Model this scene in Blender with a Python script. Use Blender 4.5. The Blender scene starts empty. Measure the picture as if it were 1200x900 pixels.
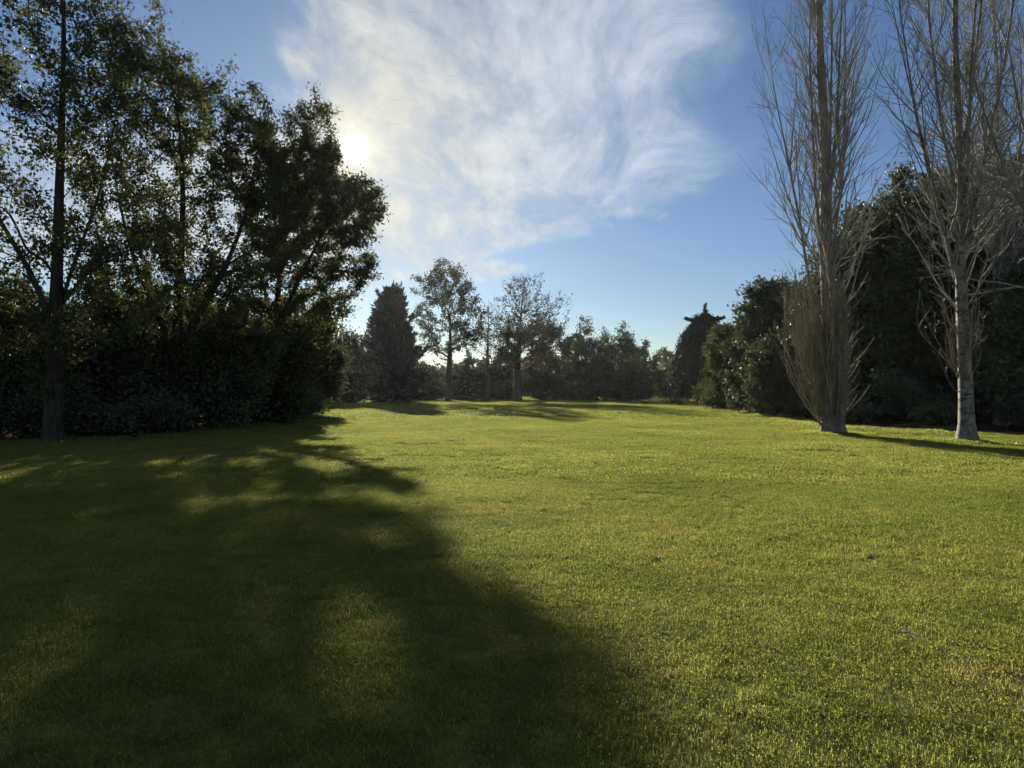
import bpy, math
import numpy as np
from mathutils import Vector, Euler

# ------------------------------------------------------------------ camera, sky, sun, exposure
scene = bpy.context.scene
COL = scene.collection
F = 857.0            # focal length in photo pixels (1200 wide)
HOR = 455.0          # row of the horizon in the photo
EYE = 1.6            # camera height

cam_d = bpy.data.cameras.new("camera")
cam = bpy.data.objects.new("camera", cam_d)
COL.objects.link(cam)
cam_d.sensor_width = 36.0
cam_d.lens = 36.0 * F / 1200.0
cam_d.clip_start = 0.05
cam_d.clip_end = 5000.0
cam.location = (0, 0, EYE)
cam.rotation_euler = (math.radians(90) + math.atan(5.0 / F), 0, 0)
scene.camera = cam

SUN_DIR = Vector((-185.0, F, 281.0)).normalized()          # towards the sun
SUN_EL = math.asin(SUN_DIR.z)
SUN_AZ = math.atan2(SUN_DIR.x, SUN_DIR.y)                   # clockwise from +Y
SUN_STRENGTH = 5.0
SKY_STRENGTH = 0.05
scene.view_settings.view_transform = 'Standard'
scene.view_settings.look = 'None'
scene.view_settings.exposure = 1.38
scene.view_settings.gamma = 1.0
scene.view_settings.use_curve_mapping = False

sun_d = bpy.data.lights.new("sun", 'SUN')
sun_d.energy = SUN_STRENGTH
sun_d.angle = math.radians(0.6)
sun_d.color = (1.0, 0.93, 0.80)
sun = bpy.data.objects.new("sun", sun_d)
COL.objects.link(sun)
sun.rotation_euler = SUN_DIR.to_track_quat('Z', 'Y').to_euler()
sun.location = SUN_DIR * 300


class NG:
    """small helper to write shader maths"""
    def __init__(self, tree):
        self.t = tree

    def node(self, kind, **kw):
        n = self.t.nodes.new(kind)
        for k, v in kw.items():
            setattr(n, k, v)
        return n

    def put(self, sock, v):
        if isinstance(v, bpy.types.NodeSocket):
            self.t.links.new(v, sock)
        elif v is not None:
            sock.default_value = v

    def m(self, op, a, b=None, c=None, clamp=False):
        n = self.node('ShaderNodeMath', operation=op, use_clamp=clamp)
        self.put(n.inputs[0], a)
        self.put(n.inputs[1], b)
        self.put(n.inputs[2], c)
        return n.outputs[0]

    def ss(self, x, lo, hi):
        n = self.node('ShaderNodeMapRange', interpolation_type='SMOOTHSTEP')
        self.put(n.inputs['Value'], x)
        self.put(n.inputs['From Min'], lo)
        self.put(n.inputs['From Max'], hi)
        return n.outputs[0]

    def mix(self, fac, a, b, blend='MIX'):
        n = self.node('ShaderNodeMix', data_type='RGBA', blend_type=blend)
        self.put(n.inputs[0], fac)
        self.put(n.inputs[6], a)
        self.put(n.inputs[7], b)
        return n.outputs[2]

    def noise(self, vec, scale, detail=3.0, rough=0.5, dist=0.0):
        n = self.node('ShaderNodeTexNoise')
        self.put(n.inputs['Vector'], vec)
        n.inputs['Scale'].default_value = scale
        n.inputs['Detail'].default_value = detail
        n.inputs['Roughness'].default_value = rough
        n.inputs['Distortion'].default_value = dist
        return n.outputs[0]

    def xyz(self, x, y, z):
        n = self.node('ShaderNodeCombineXYZ')
        self.put(n.inputs[0], x)
        self.put(n.inputs[1], y)
        self.put(n.inputs[2], z)
        return n.outputs[0]


def C(r, g, b):
    return (r, g, b, 1.0)


world = bpy.data.worlds.new("World")
scene.world = world
world.use_nodes = True
wt = world.node_tree
wt.nodes.clear()
g = NG(wt)
sky = g.node('ShaderNodeTexSky', sky_type='NISHITA')
sky.sun_disc = False
sky.sun_elevation = SUN_EL
sky.sun_rotation = SUN_AZ
sky.air_density = 1.0
sky.dust_density = 0.15
sky.ozone_density = 2.5
sky.altitude = 50.0
tc = g.node('ShaderNodeTexCoord')
sep = g.node('ShaderNodeSeparateXYZ')
wt.links.new(tc.outputs['Generated'], sep.inputs[0])
dx, dy, dz = sep.outputs
zc = g.m('MAXIMUM', dz, 0.02)
yc = g.m('MAXIMUM', dy, 0.05)
# the cloud sheet lies on a plane high above: plane coordinates x/z, y/z
plane = g.xyz(g.m('DIVIDE', dx, g.m('ADD', zc, 0.10)), g.m('DIVIDE', dy, g.m('ADD', zc, 0.10)), 0.0)
warp = g.noise(plane, 1.1, 3, 0.55)
# streaks: fan out to the upper right
mp = g.node('ShaderNodeMapping', vector_type='POINT')
wt.links.new(plane, mp.inputs[0])
mp.inputs['Rotation'].default_value = (0, 0, math.radians(-24))
mp.inputs['Scale'].default_value = (1.0, 0.42, 1.0)
mp2 = g.node('ShaderNodeMapping', vector_type='POINT')
wt.links.new(plane, mp2.inputs[0])
mp2.inputs['Rotation'].default_value = (0, 0, math.radians(-38))
mp2.inputs['Scale'].default_value = (1.0, 0.28, 1.0)
streak = g.noise(mp.outputs[0], 3.4, 10, 0.66, 0.70)
fine = g.m('ADD', g.m('MULTIPLY', g.noise(mp.outputs[0], 9.0, 6, 0.62, 0.35), 0.55), g.m('MULTIPLY', g.noise(mp2.outputs[0], 17.0, 5, 0.6, 0.5), 0.45))
broad = g.noise(plane, 0.9, 2, 0.5)
# region of the sheet in direction ratios u = x/y, v = z/y
wob = g.m('MULTIPLY', g.m('SUBTRACT', warp, 0.5), 0.34)
wob2 = g.m('MULTIPLY', g.m('SUBTRACT', fine, 0.5), 0.10)
u = g.m('ADD', g.m('ADD', g.m('DIVIDE', dx, yc), wob), wob2)
v = g.m('ADD', g.m('SUBTRACT', g.m('DIVIDE', dz, yc), g.m('MULTIPLY', wob, 0.25)), g.m('MULTIPLY', wob2, 0.4))
right_edge = g.ss(g.m('SUBTRACT', u, g.m('MULTIPLY', g.m('SUBTRACT', v, 0.3), 0.10)), 0.39, 0.15)
left_edge = g.m('MAXIMUM', g.ss(u, -0.40, -0.27), g.ss(v, 0.44, 0.30))
low_line = g.m('ADD', 0.135, g.m('MULTIPLY', g.m('MAXIMUM', g.m('ADD', u, 0.06), 0.0), 0.42))
low_edge = g.ss(g.m('SUBTRACT', v, low_line), -0.012, 0.035)
region = g.m('MULTIPLY', g.m('MULTIPLY', right_edge, left_edge), low_edge)
# sheet carried on overhead and behind: unseen cloud added to brighten the shade
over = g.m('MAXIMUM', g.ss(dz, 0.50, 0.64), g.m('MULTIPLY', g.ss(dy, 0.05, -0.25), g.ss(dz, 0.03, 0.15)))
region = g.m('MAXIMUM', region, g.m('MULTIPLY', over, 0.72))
dens = g.m('ADD', g.m('MULTIPLY', streak, 0.75), g.m('MULTIPLY', fine, 0.42))
dens = g.m('ADD', dens, g.m('MULTIPLY', broad, 0.25))
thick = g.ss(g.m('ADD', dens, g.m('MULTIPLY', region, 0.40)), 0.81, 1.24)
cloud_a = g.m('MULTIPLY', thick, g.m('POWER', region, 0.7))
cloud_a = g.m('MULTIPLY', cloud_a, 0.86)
# angle to the sun
dot = g.node('ShaderNodeVectorMath', operation='DOT_PRODUCT')
wt.links.new(tc.outputs['Generated'], dot.inputs[0])
dot.inputs[1].default_value = tuple(SUN_DIR)
ang = g.m('ARCCOSINE', g.m('MINIMUM', dot.outputs['Value'], 0.9999999))       # radians
near_sun = g.m('POWER', 2.718, g.m('MULTIPLY', g.m('MULTIPLY', ang, ang), -1.0 / (0.125 ** 2) / 2))
wide_sun = g.m('POWER', 2.718, g.m('MULTIPLY', ang, -1.0 / 0.30))
# cloud radiance is lit by forward scatter round the sun
cl_col = g.mix(wide_sun, C(0.215, 0.25, 0.305), C(0.295, 0.305, 0.305))
cl_col = g.mix(near_sun, cl_col, C(0.325, 0.308, 0.25))
cl_b = g.m('ADD', 0.80, g.m('MULTIPLY', g.ss(dens, 0.55, 1.0), 0.36))
cl_mul = g.node('ShaderNodeVectorMath', operation='SCALE')
wt.links.new(cl_col, cl_mul.inputs[0])
wt.links.new(cl_b, cl_mul.inputs['Scale'])
# sky in the same units as the Background strength
sk = g.node('ShaderNodeVectorMath', operation='SCALE')
hs = g.mix(1.0, sky.outputs[0], C(0.455, 0.53, 0.62), 'MULTIPLY')
wt.links.new(hs, sk.inputs[0])
sk.inputs['Scale'].default_value = SKY_STRENGTH
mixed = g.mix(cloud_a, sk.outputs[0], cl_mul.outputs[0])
# the sun itself seen through the thin cloud
core = g.m('MULTIPLY', g.ss(ang, 0.021, 0.002), 14.0)
halo = g.m('MULTIPLY', g.m('POWER', 2.718, g.m('MULTIPLY', ang, -1.0 / 0.03)), 0.22)
sun_add = g.mix(1.0, C(1.0, 0.90, 0.62), g.xyz(g.m('ADD', core, halo), g.m('ADD', core, halo), g.m('ADD', core, g.m('MULTIPLY', halo, 0.8))), 'MULTIPLY')
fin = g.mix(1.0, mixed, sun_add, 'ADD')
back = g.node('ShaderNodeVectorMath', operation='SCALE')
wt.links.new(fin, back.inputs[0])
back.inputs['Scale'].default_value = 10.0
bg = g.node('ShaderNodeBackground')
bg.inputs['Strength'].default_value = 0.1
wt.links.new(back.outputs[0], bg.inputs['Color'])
wo = g.node('ShaderNodeOutputWorld')
wt.links.new(bg.outputs[0], wo.inputs['Surface'])

cy = scene.cycles
cy.max_bounces = 6
cy.diffuse_bounces = 3
cy.glossy_bounces = 2
cy.transmission_bounces = 3
cy.transparent_max_bounces = 4
cy.use_denoising = True
cy.sample_clamp_indirect = 4.0
cy.caustics_reflective = False
cy.caustics_refractive = False


# ------------------------------------------------------------------ materials
def leaf_material(name, dark, light, odd, odd_amt=0.12, rough=0.45, transl=0.35, spec=0.5, tl_tint=(1.12, 1.1, 0.68)):
    m = bpy.data.materials.new(name)
    m.use_nodes = True
    t = m.node_tree
    t.nodes.clear()
    g = NG(t)
    at = g.node('ShaderNodeAttribute', attribute_name='tone')
    tone = at.outputs['Fac']
    geo = g.node('ShaderNodeNewGeometry')
    n = g.noise(geo.outputs['Position'], 0.55, 3)
    f = g.m('ADD', g.m('MULTIPLY', tone, 0.65), g.m('MULTIPLY', g.ss(n, 0.3, 0.7), 0.35))
    col = g.mix(f, C(*dark), C(*light))
    col = g.mix(g.ss(tone, 1.0 - odd_amt, 1.0 - odd_amt * 0.5), col, C(*odd))
    p = g.node('ShaderNodeBsdfPrincipled')
    t.links.new(col, p.inputs['Base Color'])
    p.inputs['Roughness'].default_value = rough
    p.inputs['Specular IOR Level'].default_value = spec
    tl = g.node('ShaderNodeBsdfTranslucent')
    tcol = g.mix(1.0, col, C(*tl_tint), 'MULTIPLY')
    t.links.new(tcol, tl.inputs['Color'])
    ms = g.node('ShaderNodeMixShader')
    ms.inputs[0].default_value = transl
    t.links.new(p.outputs[0], ms.inputs[1])
    t.links.new(tl.outputs[0], ms.inputs[2])
    o = g.node('ShaderNodeOutputMaterial')
    t.links.new(ms.outputs[0], o.inputs['Surface'])
    return m


def bark_material(name, a, b, scale=(9, 9, 2.2), mark=None, bump=0.5):
    m = bpy.data.materials.new(name)
    m.use_nodes = True
    t = m.node_tree
    g = NG(t)
    p = t.nodes['Principled BSDF']
    geo = g.node('ShaderNodeNewGeometry')
    mp = g.node('ShaderNodeMapping')
    t.links.new(geo.outputs['Position'], mp.inputs[0])
    mp.inputs['Scale'].default_value = scale
    n1 = g.noise(mp.outputs[0], 1.0, 6, 0.65, 0.4)
    n2 = g.noise(geo.outputs['Position'], 1.3, 3)
    col = g.mix(g.ss(n1, 0.32, 0.68), C(*a), C(*b))
    col = g.mix(g.m('MULTIPLY', g.ss(n2, 0.5, 0.75), 0.45), col, C(a[0] * 0.8, a[1] * 0.95, a[2] * 0.6))
    if mark:
        mp2 = g.node('ShaderNodeMapping')
        t.links.new(geo.outputs['Position'], mp2.inputs[0])
        mp2.inputs['Scale'].default_value = (3.0, 3.0, 9.0)
        n3 = g.noise(mp2.outputs[0], 1.0, 4, 0.6, 1.0)
        col = g.mix(g.ss(n3, 0.52, 0.62), col, C(*mark))
    t.links.new(col, p.inputs['Base Color'])
    p.inputs['Roughness'].default_value = 0.9
    p.inputs['Specular IOR Level'].default_value = 0.2
    bp = g.node('ShaderNodeBump')
    bp.inputs['Strength'].default_value = bump
    bp.inputs['Distance'].default_value = 0.03
    t.links.new(n1, bp.inputs['Height'])
    t.links.new(bp.outputs[0], p.inputs['Normal'])
    return m


M_BARK = bark_material("dark_bark", (0.024, 0.020, 0.015), (0.062, 0.052, 0.040))
M_BARK_FAR = bark_material("brown_bark", (0.050, 0.042, 0.034), (0.10, 0.085, 0.068))
M_POPLAR = bark_material("grey_poplar_bark", (0.11, 0.10, 0.085), (0.27, 0.25, 0.21), (7, 7, 2.0))
M_BIRCHY = bark_material("pale_poplar_bark", (0.10, 0.092, 0.076), (0.28, 0.26, 0.22), (6, 6, 3.0), mark=(0.06, 0.05, 0.045))
M_TWIG = bark_material("grey_twig_bark", (0.17, 0.158, 0.14), (0.34, 0.32, 0.285), (5, 5, 2), bump=0.1)
M_TWIG_BROWN = bark_material("brown_twig_bark", (0.15, 0.128, 0.095), (0.32, 0.28, 0.205), (5, 5, 2), bump=0.1)

M_LEAF = leaf_material("olive_leaf", (0.042, 0.050, 0.022), (0.090, 0.098, 0.042), (0.12, 0.09, 0.045), 0.14, rough=0.6, transl=0.40, spec=0.3)
M_LEAF_GREY = leaf_material("grey_green_leaf", (0.045, 0.055, 0.030), (0.10, 0.11, 0.060), (0.12, 0.10, 0.06), 0.15, 0.5, 0.28)
M_LEAF_DARK = leaf_material("dark_leaf", (0.040, 0.046, 0.024), (0.092, 0.10, 0.050), (0.06, 0.05, 0.03), 0.10, 0.6, 0.2, 0.3)
M_GLOSSY = leaf_material("glossy_evergreen_leaf", (0.044, 0.056, 0.033), (0.098, 0.115, 0.068), (0.09, 0.09, 0.06), 0.08, 0.62, 0.20, 0.28)
M_YELLOWISH = leaf_material("yellow_green_leaf", (0.032, 0.042, 0.018), (0.078, 0.088, 0.034), (0.14, 0.12, 0.05), 0.12, 0.7, 0.35, 0.15)
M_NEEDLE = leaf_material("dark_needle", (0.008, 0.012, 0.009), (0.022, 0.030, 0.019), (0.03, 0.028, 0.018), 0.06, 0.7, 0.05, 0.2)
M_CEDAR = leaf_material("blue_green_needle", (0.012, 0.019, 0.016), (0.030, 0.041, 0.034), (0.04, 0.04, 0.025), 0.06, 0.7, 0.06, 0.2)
M_RUSSET = leaf_material("russet_leaf", (0.042, 0.036, 0.024), (0.075, 0.062, 0.038), (0.095, 0.062, 0.035), 0.18, 0.6, 0.24, tl_tint=(1.1, 0.98, 0.7))
M_FAR = leaf_material("mid_green_leaf", (0.026, 0.036, 0.018), (0.058, 0.074, 0.033), (0.075, 0.065, 0.035), 0.12, 0.6, 0.22, 0.3)
M_FAR_LIGHT = leaf_material("soft_green_leaf", (0.045, 0.056, 0.030), (0.085, 0.10, 0.050), (0.09, 0.08, 0.045), 0.12, 0.6, 0.30, 0.3)
M_PALE = leaf_material("pale_green_leaf", (0.10, 0.12, 0.045), (0.17, 0.18, 0.075), (0.18, 0.16, 0.07), 0.12, 0.5, 0.40)


def lawn_colour(g, pos):
    """colour of the turf as it grows: fresh, tired and mossy patches"""
    n_big = g.noise(pos, 0.16, 3, 0.55)
    n_mid = g.noise(pos, 0.9, 4, 0.6)
    n_small = g.noise(pos, 5.0, 3, 0.6)
    col = g.mix(g.ss(n_big, 0.35, 0.65), C(0.132, 0.144, 0.040), C(0.174, 0.170, 0.054))
    col = g.mix(g.m('MULTIPLY', g.ss(n_mid, 0.50, 0.68), 0.75), col, C(0.100, 0.120, 0.028))
    col = g.mix(g.m('MULTIPLY', g.ss(n_mid, 0.45, 0.28), 0.80), col, C(0.205, 0.170, 0.066))
    col = g.mix(g.m('MULTIPLY', g.ss(n_small, 0.56, 0.72), 0.45), col, C(0.045, 0.065, 0.018))
    return col


def grass_material():
    m = bpy.data.materials.new("grass_blade")
    m.use_nodes = True
    t = m.node_tree
    t.nodes.clear()
    g = NG(t)
    geo = g.node('ShaderNodeNewGeometry')
    col = lawn_colour(g, geo.outputs['Position'])
    at = g.node('ShaderNodeAttribute', attribute_name='tone')
    tone = at.outputs['Fac']
    k = g.m('ADD', 0.80, g.m('MULTIPLY', tone, 0.45))
    sc = g.node('ShaderNodeVectorMath', operation='SCALE')
    t.links.new(col, sc.inputs[0])
    t.links.new(k, sc.inputs['Scale'])
    col = g.mix(g.ss(tone, 0.93, 0.97), sc.outputs[0], C(0.24, 0.21, 0.12))
    p = g.node('ShaderNodeBsdfPrincipled')
    t.links.new(col, p.inputs['Base Color'])
    p.inputs['Roughness'].default_value = 0.75
    p.inputs['Specular IOR Level'].default_value = 0.02
    tl = g.node('ShaderNodeBsdfTranslucent')
    t.links.new(g.mix(1.0, col, C(1.9, 1.98, 1.3), 'MULTIPLY'), tl.inputs['Color'])
    ms = g.node('ShaderNodeMixShader')
    ms.inputs[0].default_value = 0.62
    t.links.new(p.outputs[0], ms.inputs[1])
    t.links.new(tl.outputs[0], ms.inputs[2])
    o = g.node('ShaderNodeOutputMaterial')
    t.links.new(ms.outputs[0], o.inputs['Surface'])
    return m


def ground_material(name, fn):
    m = bpy.data.materials.new(name)
    m.use_nodes = True
    t = m.node_tree
    g = NG(t)
    p = t.nodes['Principled BSDF']
    geo = g.node('ShaderNodeNewGeometry')
    pos = geo.outputs['Position']
    t.links.new(fn(g, pos), p.inputs['Base Color'])
    p.inputs['Roughness'].default_value = 0.95
    p.inputs['Specular IOR Level'].default_value = 0.0
    bp = g.node('ShaderNodeBump')
    bp.inputs['Strength'].default_value = 0.7
    bp.inputs['Distance'].default_value = 0.05
    t.links.new(g.noise(pos, 14.0, 5, 0.7), bp.inputs['Height'])
    t.links.new(bp.outputs[0], p.inputs['Normal'])
    return m


def soil_colour(g, pos):
    n = g.noise(pos, 3.0, 5, 0.65)
    c = g.mix(g.ss(n, 0.35, 0.65), C(0.022, 0.018, 0.012), C(0.055, 0.042, 0.026))
    return g.mix(g.ss(g.noise(pos, 0.8, 3), 0.55, 0.7), c, C(0.035, 0.045, 0.016))


M_GRASS = grass_material()
M_LAWN = ground_material("turf", lambda g, p: g.mix(0.30, lawn_colour(g, p), C(0.045, 0.048, 0.018)))
M_SOIL = ground_material("leaf_mould", soil_colour)


# ------------------------------------------------------------------ mesh helpers
def make_mesh(name, verts, faces_list, mats, mat_idx=None, tone=None, smooth=False):
    """verts (N,3); faces_list: list of (M,k) int arrays; one material index per array"""
    me = bpy.data.meshes.new(name)
    nv = len(verts)
    me.vertices.add(nv)
    me.vertices.foreach_set('co', np.ascontiguousarray(verts, dtype=np.float32).ravel())
    loops = np.concatenate([f.ravel() for f in faces_list]) if faces_list else np.zeros(0, int)
    sizes = np.concatenate([np.full(len(f), f.shape[1]) for f in faces_list])
    starts = np.concatenate([[0], np.cumsum(sizes)[:-1]])
    me.loops.add(len(loops))
    me.loops.foreach_set('vertex_index', loops.astype(np.int32))
    me.polygons.add(len(sizes))
    me.polygons.foreach_set('loop_start', starts.astype(np.int32))
    for m in mats:
        me.materials.append(m)
    if mat_idx is not None:
        mi = np.concatenate([np.full(len(f), k) for f, k in zip(faces_list, mat_idx)])
        me.polygons.foreach_set('material_index', mi.astype(np.int32))
    if smooth:
        me.polygons.foreach_set('use_smooth', np.ones(len(sizes), dtype=bool))
    me.update(calc_edges=True)
    if tone is not None:
        a = me.attributes.new('tone', 'FLOAT', 'FACE')
        a.data.foreach_set('value', tone.astype(np.float32))
    me.validate()
    return me


def link(name, me, parent=None, loc=None):
    o = bpy.data.objects.new(name, me)
    COL.objects.link(o)
    if parent is not None:
        o.parent = parent
    if loc is not None:
        o.location = loc
    return o


def tag(o, label=None, cat=None, group=None, kind=None):
    if label:
        o['label'] = label
    if cat:
        o['category'] = cat
    if group:
        o['group'] = group
    if kind:
        o['kind'] = kind
    return o


def unit(a):
    return a / np.maximum(np.linalg.norm(a, axis=-1, keepdims=True), 1e-9)


def frames(t):
    ref = np.where(np.abs(t[..., 2:3]) < 0.9, np.array([0, 0, 1.0]), np.array([1.0, 0, 0]))
    a = unit(np.cross(t, ref))
    return a, np.cross(t, a)


def batch_tubes(pts, rad, sides=3):
    """pts (B,n,3), rad (B,n) -> verts, quads"""
    B, n, _ = pts.shape
    tan = np.empty_like(pts)
    tan[:, 1:-1] = pts[:, 2:] - pts[:, :-2]
    tan[:, 0] = pts[:, 1] - pts[:, 0]
    tan[:, -1] = pts[:, -1] - pts[:, -2]
    tan = unit(tan)
    mean = unit(pts[:, -1] - pts[:, 0])                           # one frame per tube keeps it untwisted
    a, b = frames(mean)
    a = unit(a[:, None] - tan * np.sum(a[:, None] * tan, -1, keepdims=True))
    b = np.cross(tan, a)
    th = np.arange(sides) * 2 * np.pi / sides
    ring = (a[:, :, None, :] * np.cos(th)[None, None, :, None] + b[:, :, None, :] * np.sin(th)[None, None, :, None])
    v = pts[:, :, None, :] + ring * rad[:, :, None, None]
    idx = np.arange(B * n * sides).reshape(B, n, sides)
    i0 = idx[:, :-1]
    i1 = idx[:, 1:]
    q = np.stack([i0, np.roll(i0, -1, 2), np.roll(i1, -1, 2), i1], -1).reshape(-1, 4)
    return v.reshape(-1, 3), q


def one_tube(pts, rad, sides=8, flare=0.0, rng=None, rough=0.0):
    v, q = batch_tubes(pts[None], rad[None], sides)
    if rng is not None and rough > 0:
        n = len(pts)
        k = 1 + rough * np.cumsum(rng.normal(0, 0.35, (n, sides)), 0) / np.sqrt(np.arange(1, n + 1))[:, None]
        vv = v.reshape(n, sides, 3)
        v = (pts[:, None] + (vv - pts[:, None]) * k[..., None]).reshape(-1, 3)
    if flare:
        n = len(pts)
        vv = v.reshape(n, sides, 3)
        h = np.linalg.norm(pts - pts[0], axis=1)
        th = np.arange(sides) * 2 * np.pi / sides
        k = 1 + flare * np.exp(-h / (rad[0] * 1.6))[:, None] * (1 + 0.5 * np.sin(th * 3 + 1.0))[None]
        v = (pts[:, None] + (vv - pts[:, None]) * k[..., None]).reshape(-1, 3)
    return v, q


def merge(parts):
    vs, qs, o = [], [], 0
    for v, q in parts:
        vs.append(v)
        qs.append(q + o)
        o += len(v)
    return np.concatenate(vs), np.concatenate(qs)


def leaves(rng, pos, size, along=None, along_w=0.0, width=0.30, normal_up=0.3, fold=0.12, jitter=0.45):
    """folded diamond leaves; pos (N,3)"""
    n = len(pos)
    d = rng.normal(0, 1, (n, 3))
    if along is not None:
        d = unit(d) * (1 - along_w) + along * along_w
    d = unit(d)
    nn = rng.normal(0, 1, (n, 3)) + np.array([0, 0, normal_up * 2])
    s = unit(np.cross(d, nn))
    nn = np.cross(s, d)
    L = size * (1 + jitter * (rng.random(n) * 2 - 1))
    L = L[:, None]
    W = L * width
    v = np.empty((n, 4, 3))
    v[:, 0] = pos
    v[:, 1] = pos + d * L * 0.45 + s * W + nn * L * fold
    v[:, 2] = pos + d * L - nn * L * 0.05
    v[:, 3] = pos + d * L * 0.45 - s * W + nn * L * fold
    i = np.arange(n)[:, None] * 4
    f = np.concatenate([i + np.array([[0, 1, 2]]), i + np.array([[0, 2, 3]])], 1).reshape(-1, 3)
    tone = np.repeat(rng.random(n), 2)
    return v.reshape(-1, 3), f, tone


# ------------------------------------------------------------------ from photo rows/columns and a distance to metres
def X(px, Y):
    return (px - 600.0) / F * Y


def Z(py, Y):
    return EYE + (HOR - py) / F * Y


def YG(py):
    return EYE * F / (py - HOR)


def height(x, y):
    """gentle unevenness of the lawn"""
    h = 0.028 * np.sin(x * 0.55 + 0.3 * np.sin(y * 0.31)) * np.sin(y * 0.47 + 1.0)
    h += 0.016 * np.sin(x * 1.3 + y * 0.7 + 2.0) + 0.011 * np.sin(x * 0.9 - y * 1.55)
    return h


# ------------------------------------------------------------------ tree builder
def lobes_sample(rng, lobes, n, shell=0.5, zmin=None):
    """lobes: (x,y,z,rx,ry,rz) in metres; points in their union, pushed towards the outside"""
    L = np.array(lobes, float)
    vol = (L[:, 3] * L[:, 4] * L[:, 5]) ** 0.8
    k = rng.choice(len(L), n, p=vol / vol.sum())
    d = unit(rng.normal(0, 1, (n, 3)))
    r = rng.random(n) ** (1.0 / 3.0)
    r = r * (1 - shell) + shell * (0.72 + 0.28 * rng.random(n))
    stray = rng.random(n) < 0.10
    r = np.where(stray, 1.05 + 0.22 * rng.random(n), r)
    p = L[k, :3] + d * r[:, None] * L[k, 3:]
    if zmin is not None:
        p[:, 2] = np.maximum(p[:, 2], zmin + rng.random(n) * 0.4)
    return p


def skeleton(rng, trunks, targets, bf=0.25, step=0.6, rise=0.8, sag=0.12, wob=0.06):
    """join every target to the nearest suitable node; returns nodes, parents, is_trunk"""
    cap = sum(len(t) for t in trunks) + len(targets) * 40
    P = np.zeros((cap, 3))
    par = np.full(cap, -1, int)
    pl = np.zeros(cap)
    dirs = np.zeros((cap, 3))
    n = 0
    for t in trunks:
        for i, p in enumerate(t):
            P[n] = p
            if i:
                par[n] = n - 1
                pl[n] = pl[n - 1] + np.linalg.norm(p - P[n - 1])
                dirs[n] = unit(p - P[n - 1])
            else:
                dirs[n] = (0, 0, 1)
                if n:
                    par[n] = int(np.argmin(np.linalg.norm(P[:n] - p, axis=1)))
                    pl[n] = pl[par[n]] + np.linalg.norm(p - P[par[n]])
            n += 1
    nt = n
    axis = np.concatenate([np.asarray(t) for t in trunks])
    d0 = np.min(np.linalg.norm(targets[:, None] - axis[None], axis=2), axis=1)
    order = np.argsort(d0 * (1 + 0.25 * rng.random(len(targets))))
    start = min(2, nt - 1)
    for k in order:
        t = targets[k]
        q = P[start:n]
        dv = t - q
        d = np.linalg.norm(dv, axis=1)
        back = np.maximum(0, -np.sum(dv * dirs[start:n], 1))
        cost = d + bf * pl[start:n] + rise * np.maximum(0, q[:, 2] - t[2] + 0.25 * d) + 0.8 * back
        j = start + int(np.argmin(cost))
        a = P[j]
        L = np.linalg.norm(t - a)
        m = int(np.clip(math.ceil(L / step), 1, 38))
        ctrl = a + dirs[j] * L * 0.28 + (t - a) * 0.25 + np.array([0, 0, sag * L])
        prev = j
        for i in range(1, m + 1):
            s = i / m
            p = a * (1 - s) ** 2 + 2 * ctrl * s * (1 - s) + t * s * s
            if i < m:
                p = p + rng.normal(0, wob * step, 3)
            P[n] = p
            par[n] = prev
            pl[n] = pl[prev] + np.linalg.norm(p - P[prev])
            dirs[n] = unit(p - P[prev])
            prev = n
            n += 1
    return P[:n], par[:n], nt


def radii(P, par, r_base, r_tip):
    n = len(P)
    cnt = np.zeros(n)
    has = np.zeros(n, bool)
    has[par[par >= 0]] = True
    cnt[~has] = 1
    for i in range(n - 1, 0, -1):
        if par[i] >= 0:
            cnt[par[i]] += cnt[i]
    p = math.log(r_base / r_tip) / math.log(max(cnt.max(), 2))
    r = r_tip * cnt ** p
    # limbs thin out faster than the trunk
    pl = np.zeros(n)
    for i in range(1, n):
        if par[i] >= 0:
            pl[i] = pl[par[i]] + np.linalg.norm(P[i] - P[par[i]])
    top = P[:, 2].max()
    k = 1 - 0.42 * np.clip((pl - 0.22 * top) / (0.35 * top), 0, 1)
    return np.maximum(r * k, r_tip), cnt


def chains_of(P, par, cnt, r, r_min):
    """thick runs, heaviest first: the trunk, then limbs"""
    n = len(P)
    kids = [[] for _ in range(n)]
    for i in range(n):
        if par[i] >= 0:
            kids[par[i]].append(i)
    used = np.zeros(n, bool)
    out = []
    stack = [(0, -1)]
    while stack:
        s, frm = stack.pop()
        run = [s] if frm < 0 else [frm, s]
        c = s
        used[s] = True
        while True:
            ks = sorted(kids[c], key=lambda q: -cnt[q])
            if not ks:
                break
            for o in ks[1:]:
                if r[o] >= r_min:
                    stack.append((o, c))
            if r[ks[0]] < r_min:
                break
            c = ks[0]
            used[c] = True
            run.append(c)
        if len(run) > 1:
            out.append(run)
    return out, used


def smooth(p, it=2):
    p = p.copy()
    for _ in range(it):
        p[1:-1] = 0.5 * p[1:-1] + 0.25 * (p[:-2] + p[2:])
    return p


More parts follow.
